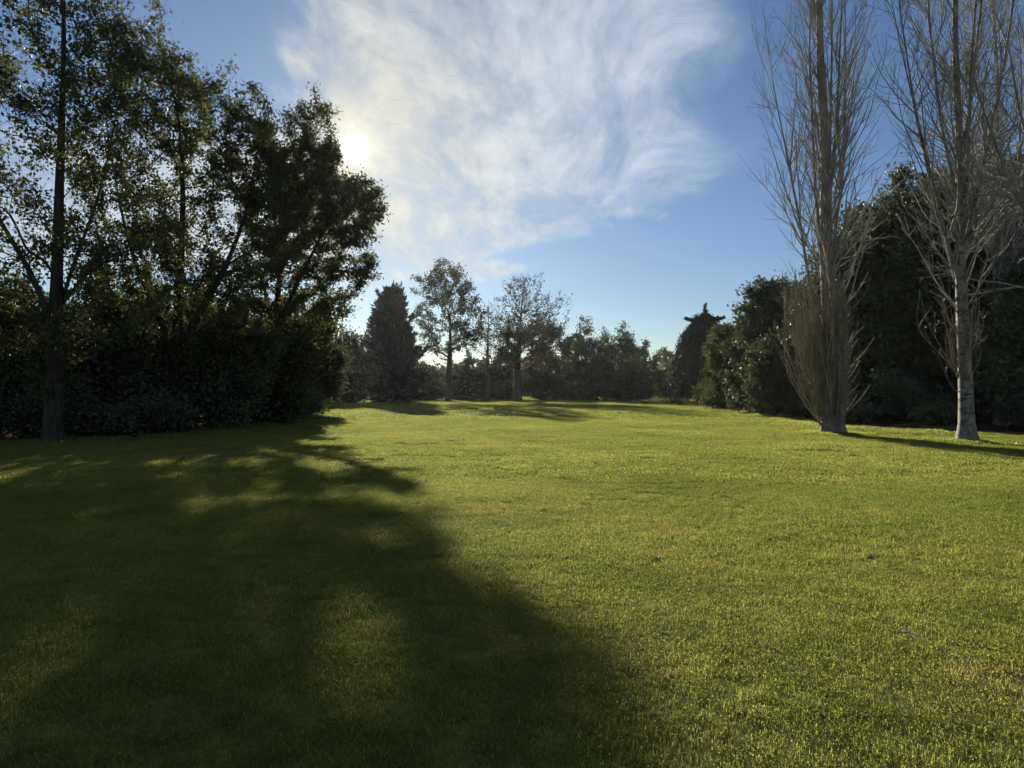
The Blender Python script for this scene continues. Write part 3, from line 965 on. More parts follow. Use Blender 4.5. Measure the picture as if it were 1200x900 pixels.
# drooping cedar with a star-like top
def cedar():
    rng = np.random.default_rng(77)
    Y = 74.0
    k = Y / F
    base = np.array((X(815, Y), Y, 0.0))
    root = bpy.data.objects.new('weeping_cedar', None)
    COL.objects.link(root)
    root.location = base
    tag(root, 'dark drooping cedar with a star-shaped top leaning over the far right bushes', 'conifer')
    H = Z(364, Y)
    tp = np.array([(k * (5 * math.sin(z * 0.5) + 18 * (z / H) ** 1.5), 0.1 * math.cos(z), z) for z in np.linspace(-0.1, H, 18)])
    v, q = one_tube(tp, np.linspace(0.30, 0.05, 18), 9, 0.4, rng, 0.08)
    link('trunk', make_mesh('trunk', v, [q], [M_BARK], smooth=True), root)
    # branches: out, then hanging down
    nb = 230
    h = 0.12 + 0.84 * rng.random(nb) ** 0.85
    az = rng.random(nb) * 2 * np.pi
    R = 46 * k * np.interp(h, [0, 0.5, 0.84, 0.90, 0.97], [1, 1, 0.60, 0.34, 0.10]) * (0.6 + 0.45 * rng.random(nb))
    n = 8
    s = np.linspace(0, 1, n)[None, :, None]
    ctr = np.stack([np.interp(h * H, tp[:, 2], tp[:, 0]), np.zeros(nb), h * H], -1)[:, None]
    out = np.stack([np.cos(az), np.sin(az) * 0.9, np.zeros(nb)], -1)[:, None]
    Rr = R[:, None, None]
    pts = ctr + out * Rr * (1 - (1 - s) ** 1.7) + np.array([0, 0, 1.0]) * (0.22 * Rr * np.sin(s * 2.2) - Rr * 0.75 * s ** 2.4)
    # the star: five stiff branches at the top with upturned tips
    st = []
    c0 = np.array([tp[-2, 0], 0, H - 0.8])
    for ax, ay, L, up in [(-1, 0.1, 1.85, 0.10), (1, -0.1, 1.75, 0.16), (0.55, 0.8, 1.2, 0.15), (-0.5, -0.8, 1.1, 0.10), (0.8, -0.55, 1.3, 0.05), (-0.75, 0.6, 0.95, 0.30), (0.03, 0.02, 0.15, 1.05), (0.6, 0.2, 0.6, 0.35), (-0.5, 0.3, 0.5, 0.35)]:
        ss_ = np.linspace(0, 1, n)[:, None]
        st.append(c0 + np.array([ax, ay, 0]) * L * ss_ + np.array([0, 0, 1]) * (-0.10 * L * np.sin(ss_ * 2.6) + up * ss_ ** 3 + (0.35 * ss_ if L < .5 else 0)))
    st = np.array(st)
    allp = np.concatenate([pts, st])
    v1, q1 = batch_tubes(allp, np.repeat(np.linspace(0.05, 0.012, n)[None], len(allp), 0), 4)
    N = 30000
    b = rng.integers(0, nb, N)
    t = rng.random(N) ** 0.7 * (n - 1.001)
    i = t.astype(int)
    f = (t - i)[:, None]
    pos = pts[b, i] * (1 - f) + pts[b, i + 1] * f
    hang = rng.random(N)[:, None] ** 1.6 * 0.9
    pos = pos + rng.normal(0, 0.16, (N, 3)) - np.array([0, 0, 1.0]) * hang
    Ns = 3000
    b2 = rng.integers(0, len(st), Ns)
    t2 = rng.random(Ns) * (n - 1.001)
    i2 = t2.astype(int)
    f2 = (t2 - i2)[:, None]
    p2 = st[b2, i2] * (1 - f2) + st[b2, i2 + 1] * f2 + rng.normal(0, 0.13, (Ns, 3)) * (1.25 - t2 / (n - 1))[:, None]
    pos = np.concatenate([pos, p2])
    keep = pos[:, 2] > 0.05
    pos = pos[keep]
    al = np.concatenate([np.tile(np.array([[0, 0, -1.0]]), (N, 1)), unit(st[b2, i2 + 1] - st[b2, i2])])[keep]
    v2, fc, tone = leaves(rng, pos, 0.30, al, 0.6, 0.14)
    cl = np.concatenate([rng.random(nb)[b], np.full(Ns, 0.4)])[keep]
    tone = np.clip(np.repeat(cl, 2) * 0.6 + tone * 0.4, 0, 1)
    me = make_mesh('crown', np.concatenate([v1, v2]), [q1, fc + len(v1)], [M_BARK, M_CEDAR], [0, 1], np.concatenate([np.full(len(q1), .5), tone]))
    link('crown', me, root)


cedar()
bush('bush', 'small bright-leaved bush at the foot of the drooping cedar', 'bush', 110, 835, 0, 66, [lobe(828, 456, 12, 12, 66), lobe(842, 460, 10, 9, 66)], 60, 2200, 0.22, M_YELLOWISH, stems=3, r_base=0.05, spread=0.3)

# ------------------------------------------------------------------ right: glossy evergreens
bush('evergreen_shrub', 'rounded yellow-green topped shrub right of the drooping cedar', 'shrub', 120, 858, 0, 56, [lobe(857, 418, 28, 36, 56), lobe(845, 412, 20, 24, 56, None, -1), lobe(872, 430, 26, 38, 56), lobe(858, 462, 34, 16, 56)], 260, 30000, 0.20, M_YELLOWISH, spread=0.36, shell=0.7, r_base=0.12)
bush('evergreen_shrub', 'tall glossy-leaved shrub left of the skirted poplar', 'shrub', 121, 905, 0, 47, [lobe(905, 395, 42, 62, 47), lobe(930, 365, 34, 36, 47), lobe(880, 425, 34, 44, 47), lobe(878, 388, 26, 34, 47), lobe(925, 430, 40, 45, 47, None, -1.2), lobe(905, 352, 20, 22, 47), lobe(900, 464, 50, 18, 47)], 330, 52000, 0.19, M_GLOSSY, spread=0.36, shell=0.7, r_base=0.16)
bush('evergreen_shrub', 'low glossy shrub bulging onto the lawn before the tall glossy-leaved shrub', 'shrub', 122, 908, 0, 41, [lobe(905, 430, 24, 36, 41), lobe(925, 445, 34, 32, 41), lobe(893, 452, 18, 22, 41), lobe(912, 474, 32, 13, 41)], 180, 22000, 0.17, M_GLOSSY, spread=0.34, shell=0.7, r_base=0.10)
bush('evergreen_shrub', 'very tall dark evergreen behind the skirted poplar trunk', 'shrub', 123, 1000, 0, 39, [lobe(985, 350, 45, 75, 39), lobe(1020, 310, 48, 62, 39), lobe(1000, 410, 60, 70, 39), lobe(965, 400, 40, 70, 39), lobe(985, 470, 70, 20, 39)], 380, 66000, 0.20, M_GLOSSY, spread=0.42, shell=0.65, r_base=0.2)
bush('evergreen_shrub', 'tallest dark evergreen between the two poplars', 'shrub', 124, 1075, 0, 36, [lobe(1065, 290, 52, 65, 36), lobe(1100, 260, 55, 62, 36), lobe(1080, 370, 62, 80, 36), lobe(1050, 400, 45, 70, 36), lobe(1075, 468, 60, 24, 36)], 400, 70000, 0.19, M_GLOSSY, spread=0.42, shell=0.65, r_base=0.2)
bush('evergreen_shrub', 'huge dark evergreen behind the pale-trunked poplar', 'shrub', 125, 1165, 0, 35, [lobe(1150, 270, 60, 70, 35), lobe(1200, 250, 60, 75, 35), lobe(1170, 360, 70, 90, 35), lobe(1130, 420, 50, 70, 35), lobe(1230, 400, 60, 90, 35), lobe(1170, 470, 80, 24, 35)], 420, 70000, 0.20, M_LEAF_DARK, spread=0.42, shell=0.65, r_base=0.22)
bush('evergreen_shrub', 'dark evergreen at the right photo edge with leaves down to the soil', 'shrub', 126, 1205, 0, 29, [lobe(1190, 440, 40, 60, 29), lobe(1225, 390, 50, 90, 29)], 200, 26000, 0.16, M_GLOSSY, spread=0.36, shell=0.65, r_base=0.12)
bush('evergreen_shrub', 'small glossy shrub on the soil right of the skirted poplar', 'shrub', 127, 1008, 0, 33, [lobe(1008, 484, 16, 8, 33), lobe(1020, 478, 10, 8, 33)], 50, 1500, 0.14, M_GLOSSY, stems=3, r_base=0.03, spread=0.2)
bush('evergreen_shrub', 'mid-height glossy shrub with pale shining leaves between the poplars', 'shrub', 128, 1046, 0, 33, [lobe(1046, 447, 20, 18, 33), lobe(1060, 465, 22, 18, 33)], 70, 3000, 0.14, M_GLOSSY, stems=3, r_base=0.05, spread=0.26)
bush('evergreen_shrub', 'ground-hugging glossy shrub left of the pale trunk', 'shrub', 129, 1098, 0, 30, [lobe(1095, 490, 22, 10, 30), lobe(1110, 484, 14, 10, 30)], 60, 2000, 0.13, M_GLOSSY, stems=3, r_base=0.03, spread=0.2)
bush('evergreen_shrub', 'dark evergreen hedge-like shrub deep behind the pale-trunked poplar base', 'shrub', 130, 1100, 0, 42, [lobe(1050, 430, 70, 50, 42), lobe(1120, 430, 70, 50, 42), lobe(1180, 430, 60, 50, 42)], 260, 34000, 0.26, M_LEAF_DARK, spread=0.5, shell=0.5, r_base=0.12)


for k, (px, Y, w, top, lab) in enumerate([(960, 58, 55, 345, 'further dark tree behind the tall glossy-leaved shrub'), (1045, 52, 60, 300, 'further dark tree behind the shrubs between the poplars'),
                                      (1130, 54, 60, 270, 'further dark tree behind the huge dark evergreen'), (1215, 48, 60, 260, 'further dark tree at the right photo edge')]):
    h = (480 - top) / 2
    bush('thicket_tree', lab, 'tree', 140 + k, px, 0, Y, [lobe(px, top + h, w, h, Y), lobe(px - w * 0.5, top + h * 1.2, w * 0.6, h * 0.8, Y), lobe(px + w * 0.5, top + h * 1.25, w * 0.6, h * 0.75, Y), lobe(px, top + h * 1.6, w * 1.2, h * 0.4, Y)],
         260, 30000, 0.32, M_LEAF_DARK, spread=0.6, r_base=0.16)


def far_woods():
    rng = np.random.default_rng(88)
    n = 60000
    x = (rng.random(n) - 0.5) * 420
    y = 150 + rng.random(n) * 45 + 0.0009 * x * x
    top = 6.0 + 2.2 * np.sin(x * 0.21) * np.sin(x * 0.083 + 1) + 1.2 * np.sin(x * 0.9 + y * 0.6) + 0.8 * np.sin(x * 2.1)
    z = np.maximum(0.1, top * rng.random(n) ** 0.6)
    v, f, tone = leaves(rng, np.stack([x, y, z], -1), 0.95, None, 0, 0.36)
    tag(link('far_woods', make_mesh('far_woods', v, [f], [M_FAR], None, tone)), 'distant belt of dark green woodland beyond the lawn', 'woods', kind='stuff')


far_woods()

# ------------------------------------------------------------------ poplars
def sweep(rng, start, d0, length, n, up, jit):
    """batch of branches that leave along d0 and bend upwards: (B,n,3)"""
    B = len(start)
    P = np.zeros((B, n, 3))
    P[:, 0] = start
    d = unit(d0)
    st = (length / (n - 1))[:, None]
    for i in range(1, n):
        d = unit(d + np.array([0, 0, 1.0]) * np.reshape(up, (-1, 1)) + rng.normal(0, jit, (B, 3)))
        P[:, i] = P[:, i - 1] + d * st
    return P


def poplar(name, label, seed, px, Y, H, lean, r0, bark, twig, n_main, first, spread_deg, reach, stems=(), n_sub=7, skirt=None, top_bare=1.0, up=0.10, rmin=0.0045, lo_len=1.0):
    rng = np.random.default_rng(seed)
    base = np.array((X(px, Y), Y, 0.0))
    root = bpy.data.objects.new(name, None)
    COL.objects.link(root)
    root.location = base
    tag(root, label, 'tree')
    n = 30
    z = np.linspace(-0.12, H, n)
    wig = np.stack([0.05 * np.sin(z * 0.8 + seed) + lean * z / H, 0.05 * np.cos(z * 0.6 + seed), z], -1)
    rr = r0 * (1 - 0.92 * (z / H).clip(0, 1) ** 0.85)
    v, q = one_tube(wig, rr, 16, 0.50, rng, 0.12)
    link('trunk', make_mesh('trunk', v, [q], [bark], smooth=True), root)
    lines = [(wig, rr)]
    for (hs, az, L, ang, rs) in stems:                           # secondary upright stems, each a limb
        s = np.array([np.interp(hs, z, wig[:, 0]), np.interp(hs, z, wig[:, 1]), hs])
        d = np.array([math.cos(az) * math.sin(ang), math.sin(az) * math.sin(ang), math.cos(ang)])
        pl = sweep(np.random.default_rng(seed + int(hs * 100)), s[None], d[None], np.array([L]), 16, 0.075, 0.022)[0]
        r_ = rs * np.linspace(1, 0.12, 16) ** 0.9
        v, q = one_tube(pl, r_, 9, 0, rng, 0.08)
        link('limb', make_mesh('limb', v, [q], [bark], smooth=True), root)
        lines.append((pl, r_))
    # main branches
    wts = np.array([l[0][-1, 2] - l[0][0, 2] for l in lines])
    which = rng.choice(len(lines), n_main, p=wts / wts.sum())
    hh = rng.random(n_main)
    st = np.zeros((n_main, 3))
    rad = np.zeros(n_main)
    for i in range(n_main):
        pl, r_ = lines[which[i]]
        lo = max(first, pl[0, 2])
        zz = lo + (pl[-1, 2] - lo) * hh[i] ** 1.15
        st[i] = [np.interp(zz, pl[:, 2], pl[:, 0]), np.interp(zz, pl[:, 2], pl[:, 1]), zz]
        rad[i] = np.interp(zz, pl[:, 2], r_)
    az = rng.random(n_main) * 2 * np.pi
    sp = np.radians(spread_deg * (0.6 + 0.8 * rng.random(n_main)))
    d0 = np.stack([np.cos(az) * np.sin(sp), np.sin(az) * np.sin(sp), np.cos(sp)], -1)
    frac = (st[:, 2] / H).clip(0, 1)
    L = reach * (0.5 + 0.52 * rng.random(n_main)) * (1.15 - 0.72 * frac)
    L = L * np.clip(lo_len + frac * 2.0, 0, 1)
    nm = 12
    main = sweep(rng, st, d0, L, nm, up, 0.085)
    rb = np.minimum(rad * 0.55, 0.006 + 0.0055 * L)
    mr = rb[:, None] * np.linspace(1, 0.0, nm)[None] ** 0.85 + rmin * 0.8
    parts = [batch_tubes(main, mr, 4)]
    # side twigs in two orders
    def subs(P, R, L, per, ang, frac_len, nn, r_scale, lo=0.12):
        B = len(P)
        k = np.repeat(np.arange(B), per)
        t = lo + (0.97 - lo) * rng.random(len(k))
        f = t * (P.shape[1] - 1.001)
        i = f.astype(int)
        w = (f - i)[:, None]
        s = P[k, i] * (1 - w) + P[k, i + 1] * w
        ax = unit(P[k, i + 1] - P[k, i])
        pr = unit(np.cross(ax, rng.normal(0, 1, (len(k), 3))))
        a = np.radians(ang * (0.6 + 0.8 * rng.random(len(k))))[:, None]
        d = ax * np.cos(a) + pr * np.sin(a)
        ll = L[k] * frac_len * (0.35 + 0.9 * rng.random(len(k))) * (1.1 - 0.6 * t)
        Q = sweep(rng, s, d, ll, nn, up * 1.1, 0.10)
        rs = np.minimum(R[k, i] * 0.75, rmin + ll * r_scale)
        QR = rs[:, None] * np.linspace(1, 0.45, nn)[None]
        return Q, QR, ll
    s1, r1, l1 = subs(main, mr, L, n_sub, 32, 0.42, 7, 0.0045)
    parts.append(batch_tubes(s1, r1, 3))
    s2, r2, l2 = subs(s1, r1, l1, 4, 36, 0.42, 5, 0.004)
    parts.append(batch_tubes(s2, r2, 3))
    v, q = merge(parts)
    link('crown', make_mesh('crown', v, [q], [twig], smooth=False), root)
    if skirt:
        ns, hmax, wl, wr, h_lo = skirt
        az = rng.random(ns) * 2 * np.pi
        z0 = h_lo + rng.random(ns) ** 1.3 * hmax * 0.55
        s = np.stack([np.interp(z0, z, wig[:, 0]) + np.cos(az) * r0 * 0.7, np.sin(az) * r0 * 0.7, z0], -1)
        sp = np.radians(16 + 40 * rng.random(ns))
        d0 = np.stack([np.cos(az) * np.sin(sp), np.sin(az) * np.sin(sp), np.cos(sp)], -1)
        side = np.where(np.cos(az) < 0, wl, wr)
        Lk = (hmax - z0) * (0.40 + 0.70 * rng.random(ns)) * (0.75 + 0.25 * side)
        sk = sweep(rng, s, d0, Lk, 10, 0.20, 0.07)
        # keep inside a column: pull shoots that stray too far back towards it
        lim = np.where(sk[..., 0] < 0, wl * 1.65, wr * 1.0)
        rad_ = np.hypot(sk[..., 0], sk[..., 1])
        kk = np.where(rad_ > lim, lim / np.maximum(rad_, 1e-6) * (0.9 + 0.1 * rng.random(rad_.shape)), 1.0)
        sk[..., :2] *= kk[..., None]
        kr = (0.007 + 0.003 * Lk)[:, None] * np.linspace(1, 0.45, 10)[None]
        parts = [batch_tubes(sk, kr, 4)]
        t1, tr, tl = subs(sk, kr, Lk, 5, 26, 0.30, 5, 0.004, 0.05)
        parts.append(batch_tubes(t1, tr, 3))
        v1, q1 = merge(parts)
        # dry buds and a few withered leaves on the shoots
        nb = ns * 10
        k = rng.integers(0, len(t1), nb)
        i = rng.integers(1, 5, nb)
        v2, f2, tone = leaves(rng, t1[k, i] + rng.normal(0, 0.02, (nb, 3)), 0.055, None, 0, 0.3)
        me = make_mesh('basal_shoots', np.concatenate([v1, v2]), [q1, f2 + len(v1)], [M_TWIG_BROWN, M_RUSSET], [0, 1], np.concatenate([np.full(len(q1), .5), tone]))
        link('basal_shoots', me, root)
    return root


Y1 = YG(509)
poplar('poplar_tree', 'bare upright poplar with a dense skirt of brown shoots round its trunk', 201, 975, Y1, 21.5, -0.55, 0.31, M_POPLAR, M_TWIG, 205, 3.2, 27, 5.3,
       stems=[(1.2, 2.9, 13.0, 0.17, 0.07), (4.2, 3.3, 14.0, 0.15, 0.065), (4.8, 0.2, 13.0, 0.16, 0.06), (8.2, 3.0, 12.0, 0.10, 0.07), (7.4, 0.6, 12.0, 0.10, 0.06), (6.0, 4.6, 11.0, 0.17, 0.06)],
       n_sub=8, skirt=(340, 5.7, 1.05, 0.45, 0.03), up=0.06)
Y2 = YG(517)
poplar('poplar_tree', 'bare poplar with a pale blotched trunk standing at the lawn edge', 202, 1131, Y2, 19.0, -0.35, 0.225, M_BIRCHY, M_TWIG, 215, 3.3, 33, 4.9,
       stems=[(4.6, 3.3, 11.0, 0.32, 0.055), (6.8, 2.8, 10.0, 0.20, 0.06), (5.4, 0.0, 12.0, 0.24, 0.065), (8.0, 0.5, 9.0, 0.18, 0.06), (3.6, 1.2, 11.0, 0.25, 0.05), (5.8, -0.6, 11.0, 0.15, 0.065), (4.2, 2.4, 11.0, 0.24, 0.05)],
       n_sub=8, up=0.06, skirt=(34, 5.0, 0.8, 0.5, 1.2))
poplar('poplar_tree', 'bare grey poplar rising behind and right of the pale-trunked poplar', 203, 1172, 31.5, 22.0, -0.2, 0.22, M_POPLAR, M_TWIG, 200, 6.0, 32, 5.0,
       stems=[(3.0, 0.2, 15.0, 0.12, 0.09), (5.0, 3.3, 14.0, 0.14, 0.085), (6.0, 1.5, 13.0, 0.15, 0.08)], n_sub=8, up=0.07)
poplar('bare_tree', 'spreading bare tree mostly outside the right photo edge with long twigs reaching in', 204, 1275, 20.5, 15.0, -0.3, 0.28, M_POPLAR, M_TWIG, 95, 3.5, 60, 5.4,
       stems=[(3.5, 3.2, 8.0, 0.6, 0.09), (5.0, 2.9, 7.0, 0.55, 0.08), (4.5, 3.9, 8.0, 0.5, 0.08)], n_sub=8, up=0.03)

# ------------------------------------------------------------------ grass
def grass_tile(name, seed, size, density, h_lo, h_hi, w, clover=0.15):
    rng = np.random.default_rng(seed)
    n = int(size * size * density)
    # several blades per tuft
    nt = max(4, n // 6)
    tuft = (rng.random((nt, 2)) - 0.5) * size * 1.08
    th = 0.6 + 0.7 * rng.random(nt)
    k = rng.integers(0, nt, n)
    p = np.zeros((n, 3))
    p[:, :2] = tuft[k] + rng.normal(0, 0.018 * max(1, w / 0.004), (n, 2))
    H = (h_lo + (h_hi - h_lo) * rng.random(n) ** 1.6) * th[k]
    a = rng.random(n) * 2 * np.pi
    lean = 0.35 + 1.9 * rng.random(n)
    d = np.stack([np.cos(a), np.sin(a), np.zeros(n)], -1)
    s = np.stack([-np.sin(a), np.cos(a), np.zeros(n)], -1)
    W = (w * (0.6 + 0.8 * rng.random(n)))[:, None]
    up = np.array([0, 0, 1.0])
    m = p + up * (H * 0.62)[:, None] + d * (H * lean * 0.36)[:, None]
    t = p + up * (H * np.maximum(0.35, 1.0 - 0.34 * lean))[:, None] + d * (H * lean)[:, None]
    p = p - up * 0.01
    v = np.stack([p - s * W * 0.5, p + s * W * 0.5, m + s * W * 0.45, m - s * W * 0.45, t], 1).reshape(-1, 3)
    i = np.arange(n)[:, None] * 5
    q = i + np.array([[0, 1, 2, 3]])
    tr = i + np.array([[3, 2, 4]])
    bt = np.clip(0.55 * rng.random(nt)[k] + 0.45 * rng.random(n), 0, 0.92)
    dead = rng.random(n) < 0.03
    bt[dead] = 0.99
    faces, tones, vs = [q, tr], [bt, bt], [v]
    nc = int(n * clover)
    if nc:
        cc = np.zeros((nc, 3))
        spots = (rng.random((max(2, nc // 30), 2)) - .5) * size
        cc[:, :2] = spots[rng.integers(0, len(spots), nc)] + rng.normal(0, 0.06, (nc, 2))
        cc[:, 2] = h_lo * 0.6 + h_hi * 0.45 * rng.random(nc)
        lv, lf, lt = leaves(rng, cc, w * 3.2, None, 0, 0.42, normal_up=1.4, fold=0.08)
        vs.append(lv)
        faces.append(lf + len(v))
        tones.append(np.clip(lt * 0.35, 0, 0.9))
    return make_mesh(name, np.concatenate(vs), faces, [M_GRASS], None, np.concatenate(tones))


tiles = bpy.data.collections.new("grass_tiles")          # never linked to the scene: only the source of the instances
def add_tile(i, *a):
    o = bpy.data.objects.new("tile_%02d" % i, grass_tile("grass_tile_%02d" % i, *a))
    tiles.objects.link(o)
for i in range(5):
    add_tile(i, 500 + i, 0.6, 9500, 0.012, 0.042, 0.0029, 0.34)
for i in range(4):
    add_tile(5 + i, 520 + i, 1.2, 2600, 0.016, 0.048, 0.0060, 0.25)
for i in range(3):
    add_tile(9 + i, 540 + i, 3.0, 330, 0.030, 0.070, 0.018, 0.10)


def in_poly(x, y, poly):
    o = np.array(poly)
    r = np.zeros(x.shape, bool)
    j = len(o) - 1
    for k in range(len(o)):
        r ^= ((o[k, 1] > y) != (o[j, 1] > y)) & (x < (o[j, 0] - o[k, 0]) * (y - o[k, 1]) / (o[j, 1] - o[k, 1] + 1e-9) + o[k, 0])
        j = k
    return r


def grass():
    rng = np.random.default_rng(9)
    pts, idx, rot, scl = [], [], [], []
    for y0, y1, size, lo, n in [(1.6, 13.0, 0.52, 0, 5), (13.0, 38.0, 1.02, 5, 4), (38.0, 135.0, 2.5, 9, 3)]:
        ys = np.arange(y0, y1, size)
        for y in ys:
            half = y * 0.78 + 2.5
            xs = np.arange(-half, half, size)
            x = xs + (rng.random(len(xs)) - .5) * size * 0.5
            yy = y + (rng.random(len(xs)) - .5) * size * 0.5
            ok = ~(in_poly(x, yy, soil_left) | in_poly(x, yy, soil_right))
            ok |= rng.random(len(xs)) < 0.10
            x, yy = x[ok], yy[ok]
            pts.append(np.stack([x, yy, height(x, yy)], -1))
            idx.append(lo + rng.integers(0, n, len(x)))
            rot.append(rng.random(len(x)) * 2 * np.pi)
            # longer and shorter patches of turf
            scl.append(0.85 + 0.30 * rng.random(len(x)) + 0.25 * np.sin(x * 0.7 + 1.3 * np.sin(yy * 0.5)) * np.sin(yy * 0.9))
    # longer unmown grass round the trunk feet and along the edge of the beds
    feet = [(X(975, Y1), Y1, 0.75), (X(1131, Y2), Y2, 0.6), (X(62, YA), YA, 0.8), (X(606, 87), 87, 1.2), (X(525, 88), 88, 1.2)]
    ex = []
    for fx, fy, fr in feet:
        a = rng.random(14) * 2 * np.pi
        ex.append(np.stack([fx + np.cos(a) * fr * (0.5 + 0.5 * rng.random(14)), fy + np.sin(a) * fr * (0.5 + 0.5 * rng.random(14))], -1))
    for poly in (soil_left, soil_right):
        for (ax, ay), (bx, by) in zip(poly, poly[1:]):
            m = int(math.hypot(bx - ax, by - ay) / 0.45)
            if m > 70:
                continue
            t = rng.random(m)[:, None]
            ex.append(np.array([[ax, ay]]) * (1 - t) + np.array([[bx, by]]) * t + rng.normal(0, 0.35, (m, 2)))
    ex = np.concatenate(ex)
    pts.append(np.stack([ex[:, 0], ex[:, 1], height(ex[:, 0], ex[:, 1])], -1))
    idx.append(5 + rng.integers(0, 4, len(ex)))
    rot.append(rng.random(len(ex)) * 6.28)
    scl.append(1.5 + 1.4 * rng.random(len(ex)))
    pts = np.concatenate(pts)
    me = bpy.data.meshes.new('grass')
    me.vertices.add(len(pts))
    me.vertices.foreach_set('co', pts.astype(np.float32).ravel())
    for nm, ty, arr in (('idx', 'INT', np.concatenate(idx).astype(np.int32)), ('rot', 'FLOAT', np.concatenate(rot).astype(np.float32)), ('scl', 'FLOAT', np.concatenate(scl).astype(np.float32))):
        a = me.attributes.new(nm, ty, 'POINT')
        a.data.foreach_set('value', arr)
    me.update()
    o = link('grass', me)
    tag(o, 'short mown green and straw-flecked grass covering the lawn', 'grass', kind='stuff')
    ng = bpy.data.node_groups.new('grass_scatter', 'GeometryNodeTree')
    ng.interface.new_socket('Geometry', in_out='INPUT', socket_type='NodeSocketGeometry')
    ng.interface.new_socket('Geometry', in_out='OUTPUT', socket_type='NodeSocketGeometry')
    N = ng.nodes.new
    gi, go = N('NodeGroupInput'), N('NodeGroupOutput')
    iop = N('GeometryNodeInstanceOnPoints')
    ci = N('GeometryNodeCollectionInfo')
    ci.inputs['Collection'].default_value = tiles
    ci.inputs['Separate Children'].default_value = True
    ci.inputs['Reset Children'].default_value = True
    ng.links.new(gi.outputs[0], iop.inputs['Points'])
    ng.links.new(ci.outputs[0], iop.inputs['Instance'])
    iop.inputs['Pick Instance'].default_value = True

    def attr(nm, ty):
        a = N('GeometryNodeInputNamedAttribute')
        a.data_type = ty
        a.inputs['Name'].default_value = nm
        return a.outputs['Attribute']
    ng.links.new(attr('idx', 'INT'), iop.inputs['Instance Index'])
    cx = N('ShaderNodeCombineXYZ')
    ng.links.new(attr('rot', 'FLOAT'), cx.inputs[2])
    ng.links.new(cx.outputs[0], iop.inputs['Rotation'])
    cs = N('ShaderNodeCombineXYZ')
    cs.inputs[0].default_value = 1.0
    cs.inputs[1].default_value = 1.0
    ng.links.new(attr('scl', 'FLOAT'), cs.inputs[2])
    ng.links.new(cs.outputs[0], iop.inputs['Scale'])
    ng.links.new(iop.outputs[0], go.inputs[0])
    md = o.modifiers.new('scatter', 'NODES')
    md.node_group = ng


grass()


# ------------------------------------------------------------------ small things on the lawn
M_DRY = leaf_material("dry_fallen_leaf", (0.13, 0.10, 0.06), (0.26, 0.21, 0.13), (0.3, 0.25, 0.16), 0.2, 0.6, 0.2, tl_tint=(1.1, 1.0, 0.8))
M_PETAL = leaf_material("white_petal", (0.70, 0.70, 0.66), (0.82, 0.82, 0.80), (0.8, 0.75, 0.4), 0.1, 0.6, 0.35, tl_tint=(1, 1, 1))


def fallen_leaves():
    rng = np.random.default_rng(66)
    n = 9
    s = np.linspace(0, 1, n)
    w = 0.024 * np.sin(np.pi * s ** 0.8) + 0.0015
    curl = 0.022 * np.sin(np.pi * s) + 0.010 * s
    v, q = [], []
    for i in range(n):
        for k in (-1, -0.5, 0, 0.5, 1):
            v.append((s[i] * 0.085 - 0.04, k * w[i], 0.016 + curl[i] + 0.35 * w[i] * k * k))
    for i in range(n - 1):
        for k in range(4):
            a = i * 5 + k
            q.append((a, a + 1, a + 6, a + 5))
    me = make_mesh('fallen_leaf', np.array(v), [np.array(q)], [M_DRY], None, rng.random(len(q)) * 0.4 + 0.4)
    spots = [(917, 546), (631, 576), (770, 655), (880, 720), (1115, 560)]
    for px, py in spots:
        Y = YG(py)
        o = link('fallen_leaf', me)
        o.location = (X(px, Y), Y, height(X(px, Y), Y))
        o.rotation_euler = (rng.normal(0, 0.3), rng.normal(0, 0.3), rng.random() * 6.28)
        sc = 0.45 + 0.3 * rng.random()
        o.scale = (sc, sc, sc)
        tag(o, 'small dry pale leaf lying on the open sunlit grass', 'leaf', 'fallen leaves scattered on the lawn')
    Y = YG(752)
    x = X(1050, Y)
    t = np.array([(0, 0, 0.03), (0.03, 0.01, 0.042), (0.07, 0.012, 0.045), (0.12, -0.004, 0.04), (0.15, -0.03, 0.036)])
    side = np.array([(0.05, 0.011, 0.044), (0.07, 0.03, 0.05), (0.075, 0.055, 0.05)])
    vv, qq = merge([one_tube(t, np.linspace(0.006, 0.003, 5), 6), one_tube(side, np.linspace(0.004, 0.002, 3), 5)])
    r = bpy.data.objects.new('twig', None)
    COL.objects.link(r)
    r.location = (x, Y, height(x, Y))
    r.rotation_euler = (0, 0, -0.5)
    tag(r, 'short dry twig with a curled leaf lying in the near right grass', 'twig')
    link('stem', make_mesh('stem', vv, [qq], [M_TWIG], smooth=True), r)
    lf = link('leaf', me, r)
    lf.location = (0.015, 0.01, 0.015)
    lf.rotation_euler = (0.25, 0.1, 0.9)
    lf.scale = (0.7, 0.7, 0.7)


fallen_leaves()


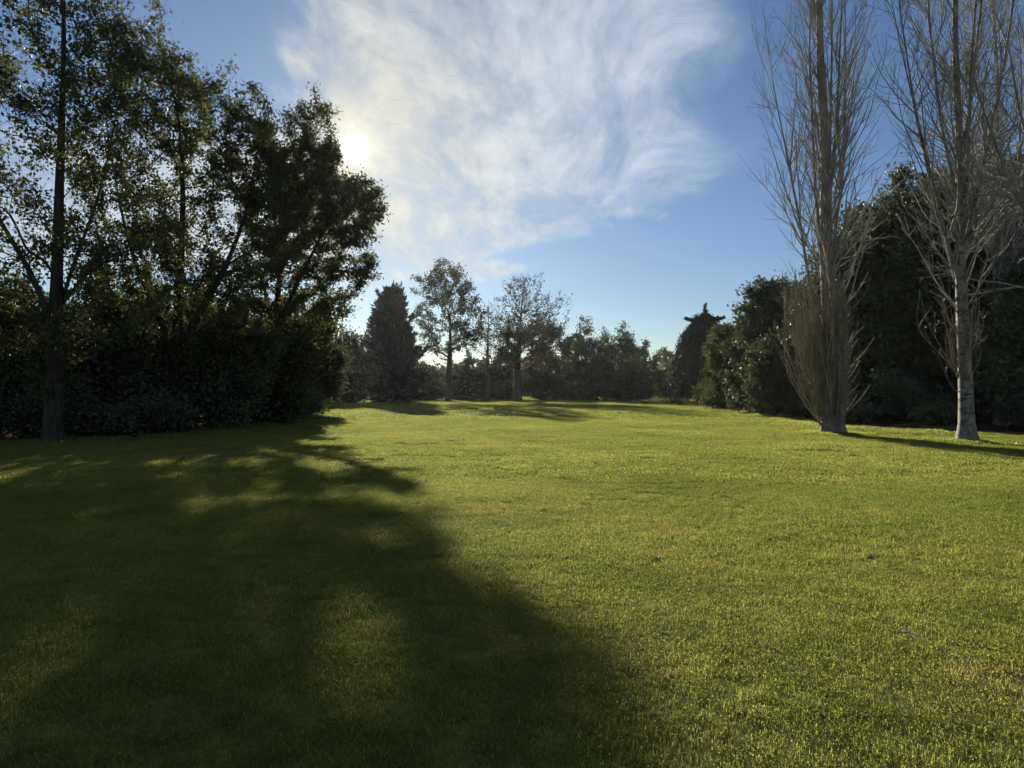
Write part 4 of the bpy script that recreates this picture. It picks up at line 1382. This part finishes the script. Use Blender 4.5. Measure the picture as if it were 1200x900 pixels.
def leaf_litter():
    rng = np.random.default_rng(71)
    ps = []
    for poly in (soil_left[1:7], soil_right[1:7]):
        for (ax, ay), (bx, by) in zip(poly, poly[1:]):
            m = int(math.hypot(bx - ax, by - ay) * 55)
            t = rng.random(m)[:, None]
            ps.append(np.array([[ax, ay]]) * (1 - t) + np.array([[bx, by]]) * t + rng.normal(0, 0.8, (m, 2)))
    for fx, fy in ((X(975, Y1), Y1), (X(1131, Y2), Y2), (X(62, YA), YA)):
        ps.append(np.array([[fx, fy]]) + rng.normal(0, 0.8, (130, 2)))
    p = np.concatenate(ps)
    q = np.stack([p[:, 0], p[:, 1], height(p[:, 0], p[:, 1]) + 0.02 + 0.03 * rng.random(len(p))], -1)
    v, f, tone = leaves(rng, q, 0.075, None, 0, 0.32, normal_up=1.6)
    tag(link('leaf_litter', make_mesh('leaf_litter', v, [f], [M_DRY], None, tone)), 'dry brown leaf litter along the edges of the beds', 'leaf litter', kind='stuff')


leaf_litter()


def daisies():
    rng = np.random.default_rng(67)
    c = rng.random((150, 2)) ** [1.0, 1.0]
    px = np.where(rng.random(150) < 0.7, 530 + 75 * c[:, 0], 400 + 330 * c[:, 0])
    py = 486 + rng.normal(0, 1.8, 150)
    Y = EYE * F / (py - HOR)
    x = (px - 600) / F * Y
    vs, fs = [], []
    k = np.arange(8) * 2 * np.pi / 8
    for i in range(150):
        r = 0.034 * (0.7 + 0.6 * rng.random())
        ctr = np.array([x[i], Y[i], float(height(x[i], Y[i])) + 0.10])
        ring = ctr + np.stack([np.cos(k) * r, np.sin(k) * r * 0.8, 0.012 + 0.01 * np.cos(k + rng.random() * 6)], -1)
        vs.append(np.concatenate([[ctr], ring]))
        b = i * 9
        fs += [(b, b + 1 + j, b + 1 + (j + 1) % 8) for j in range(8)]
    f = np.array(fs)
    o = link('daisies', make_mesh('daisies', np.concatenate(vs), [f], [M_PETAL], None, rng.random(len(f))))
    tag(o, 'scatter of tiny white daisies in the far part of the lawn', 'daisies', kind='stuff')


daisies()


# ------------------------------------------------------------------ thin bright air between the trees
def haze():
    x, z0, z1 = 705.0, -1.2, 30.0
    v = np.array([(sx * x, sy * x, z) for z in (z0, z1) for sx, sy in ((-1, -1), (1, -1), (1, 1), (-1, 1))])
    q = np.array([(3, 2, 1, 0), (4, 5, 6, 7), (0, 1, 5, 4), (1, 2, 6, 5), (2, 3, 7, 6), (3, 0, 4, 7)])
    m = bpy.data.materials.new('air')
    m.use_nodes = True
    t = m.node_tree
    t.nodes.clear()
    vol = t.nodes.new('ShaderNodeVolumePrincipled')
    vol.inputs['Color'].default_value = (0.92, 0.95, 1.0, 1)
    vol.inputs['Density'].default_value = 0.00006
    vol.inputs['Anisotropy'].default_value = 0.66
    o = t.nodes.new('ShaderNodeOutputMaterial')
    t.links.new(vol.outputs[0], o.inputs['Volume'])
    tag(link('haze', make_mesh('haze', v, [q], [m])), 'thin pale morning air over the lawn', 'haze', kind='stuff')


haze()
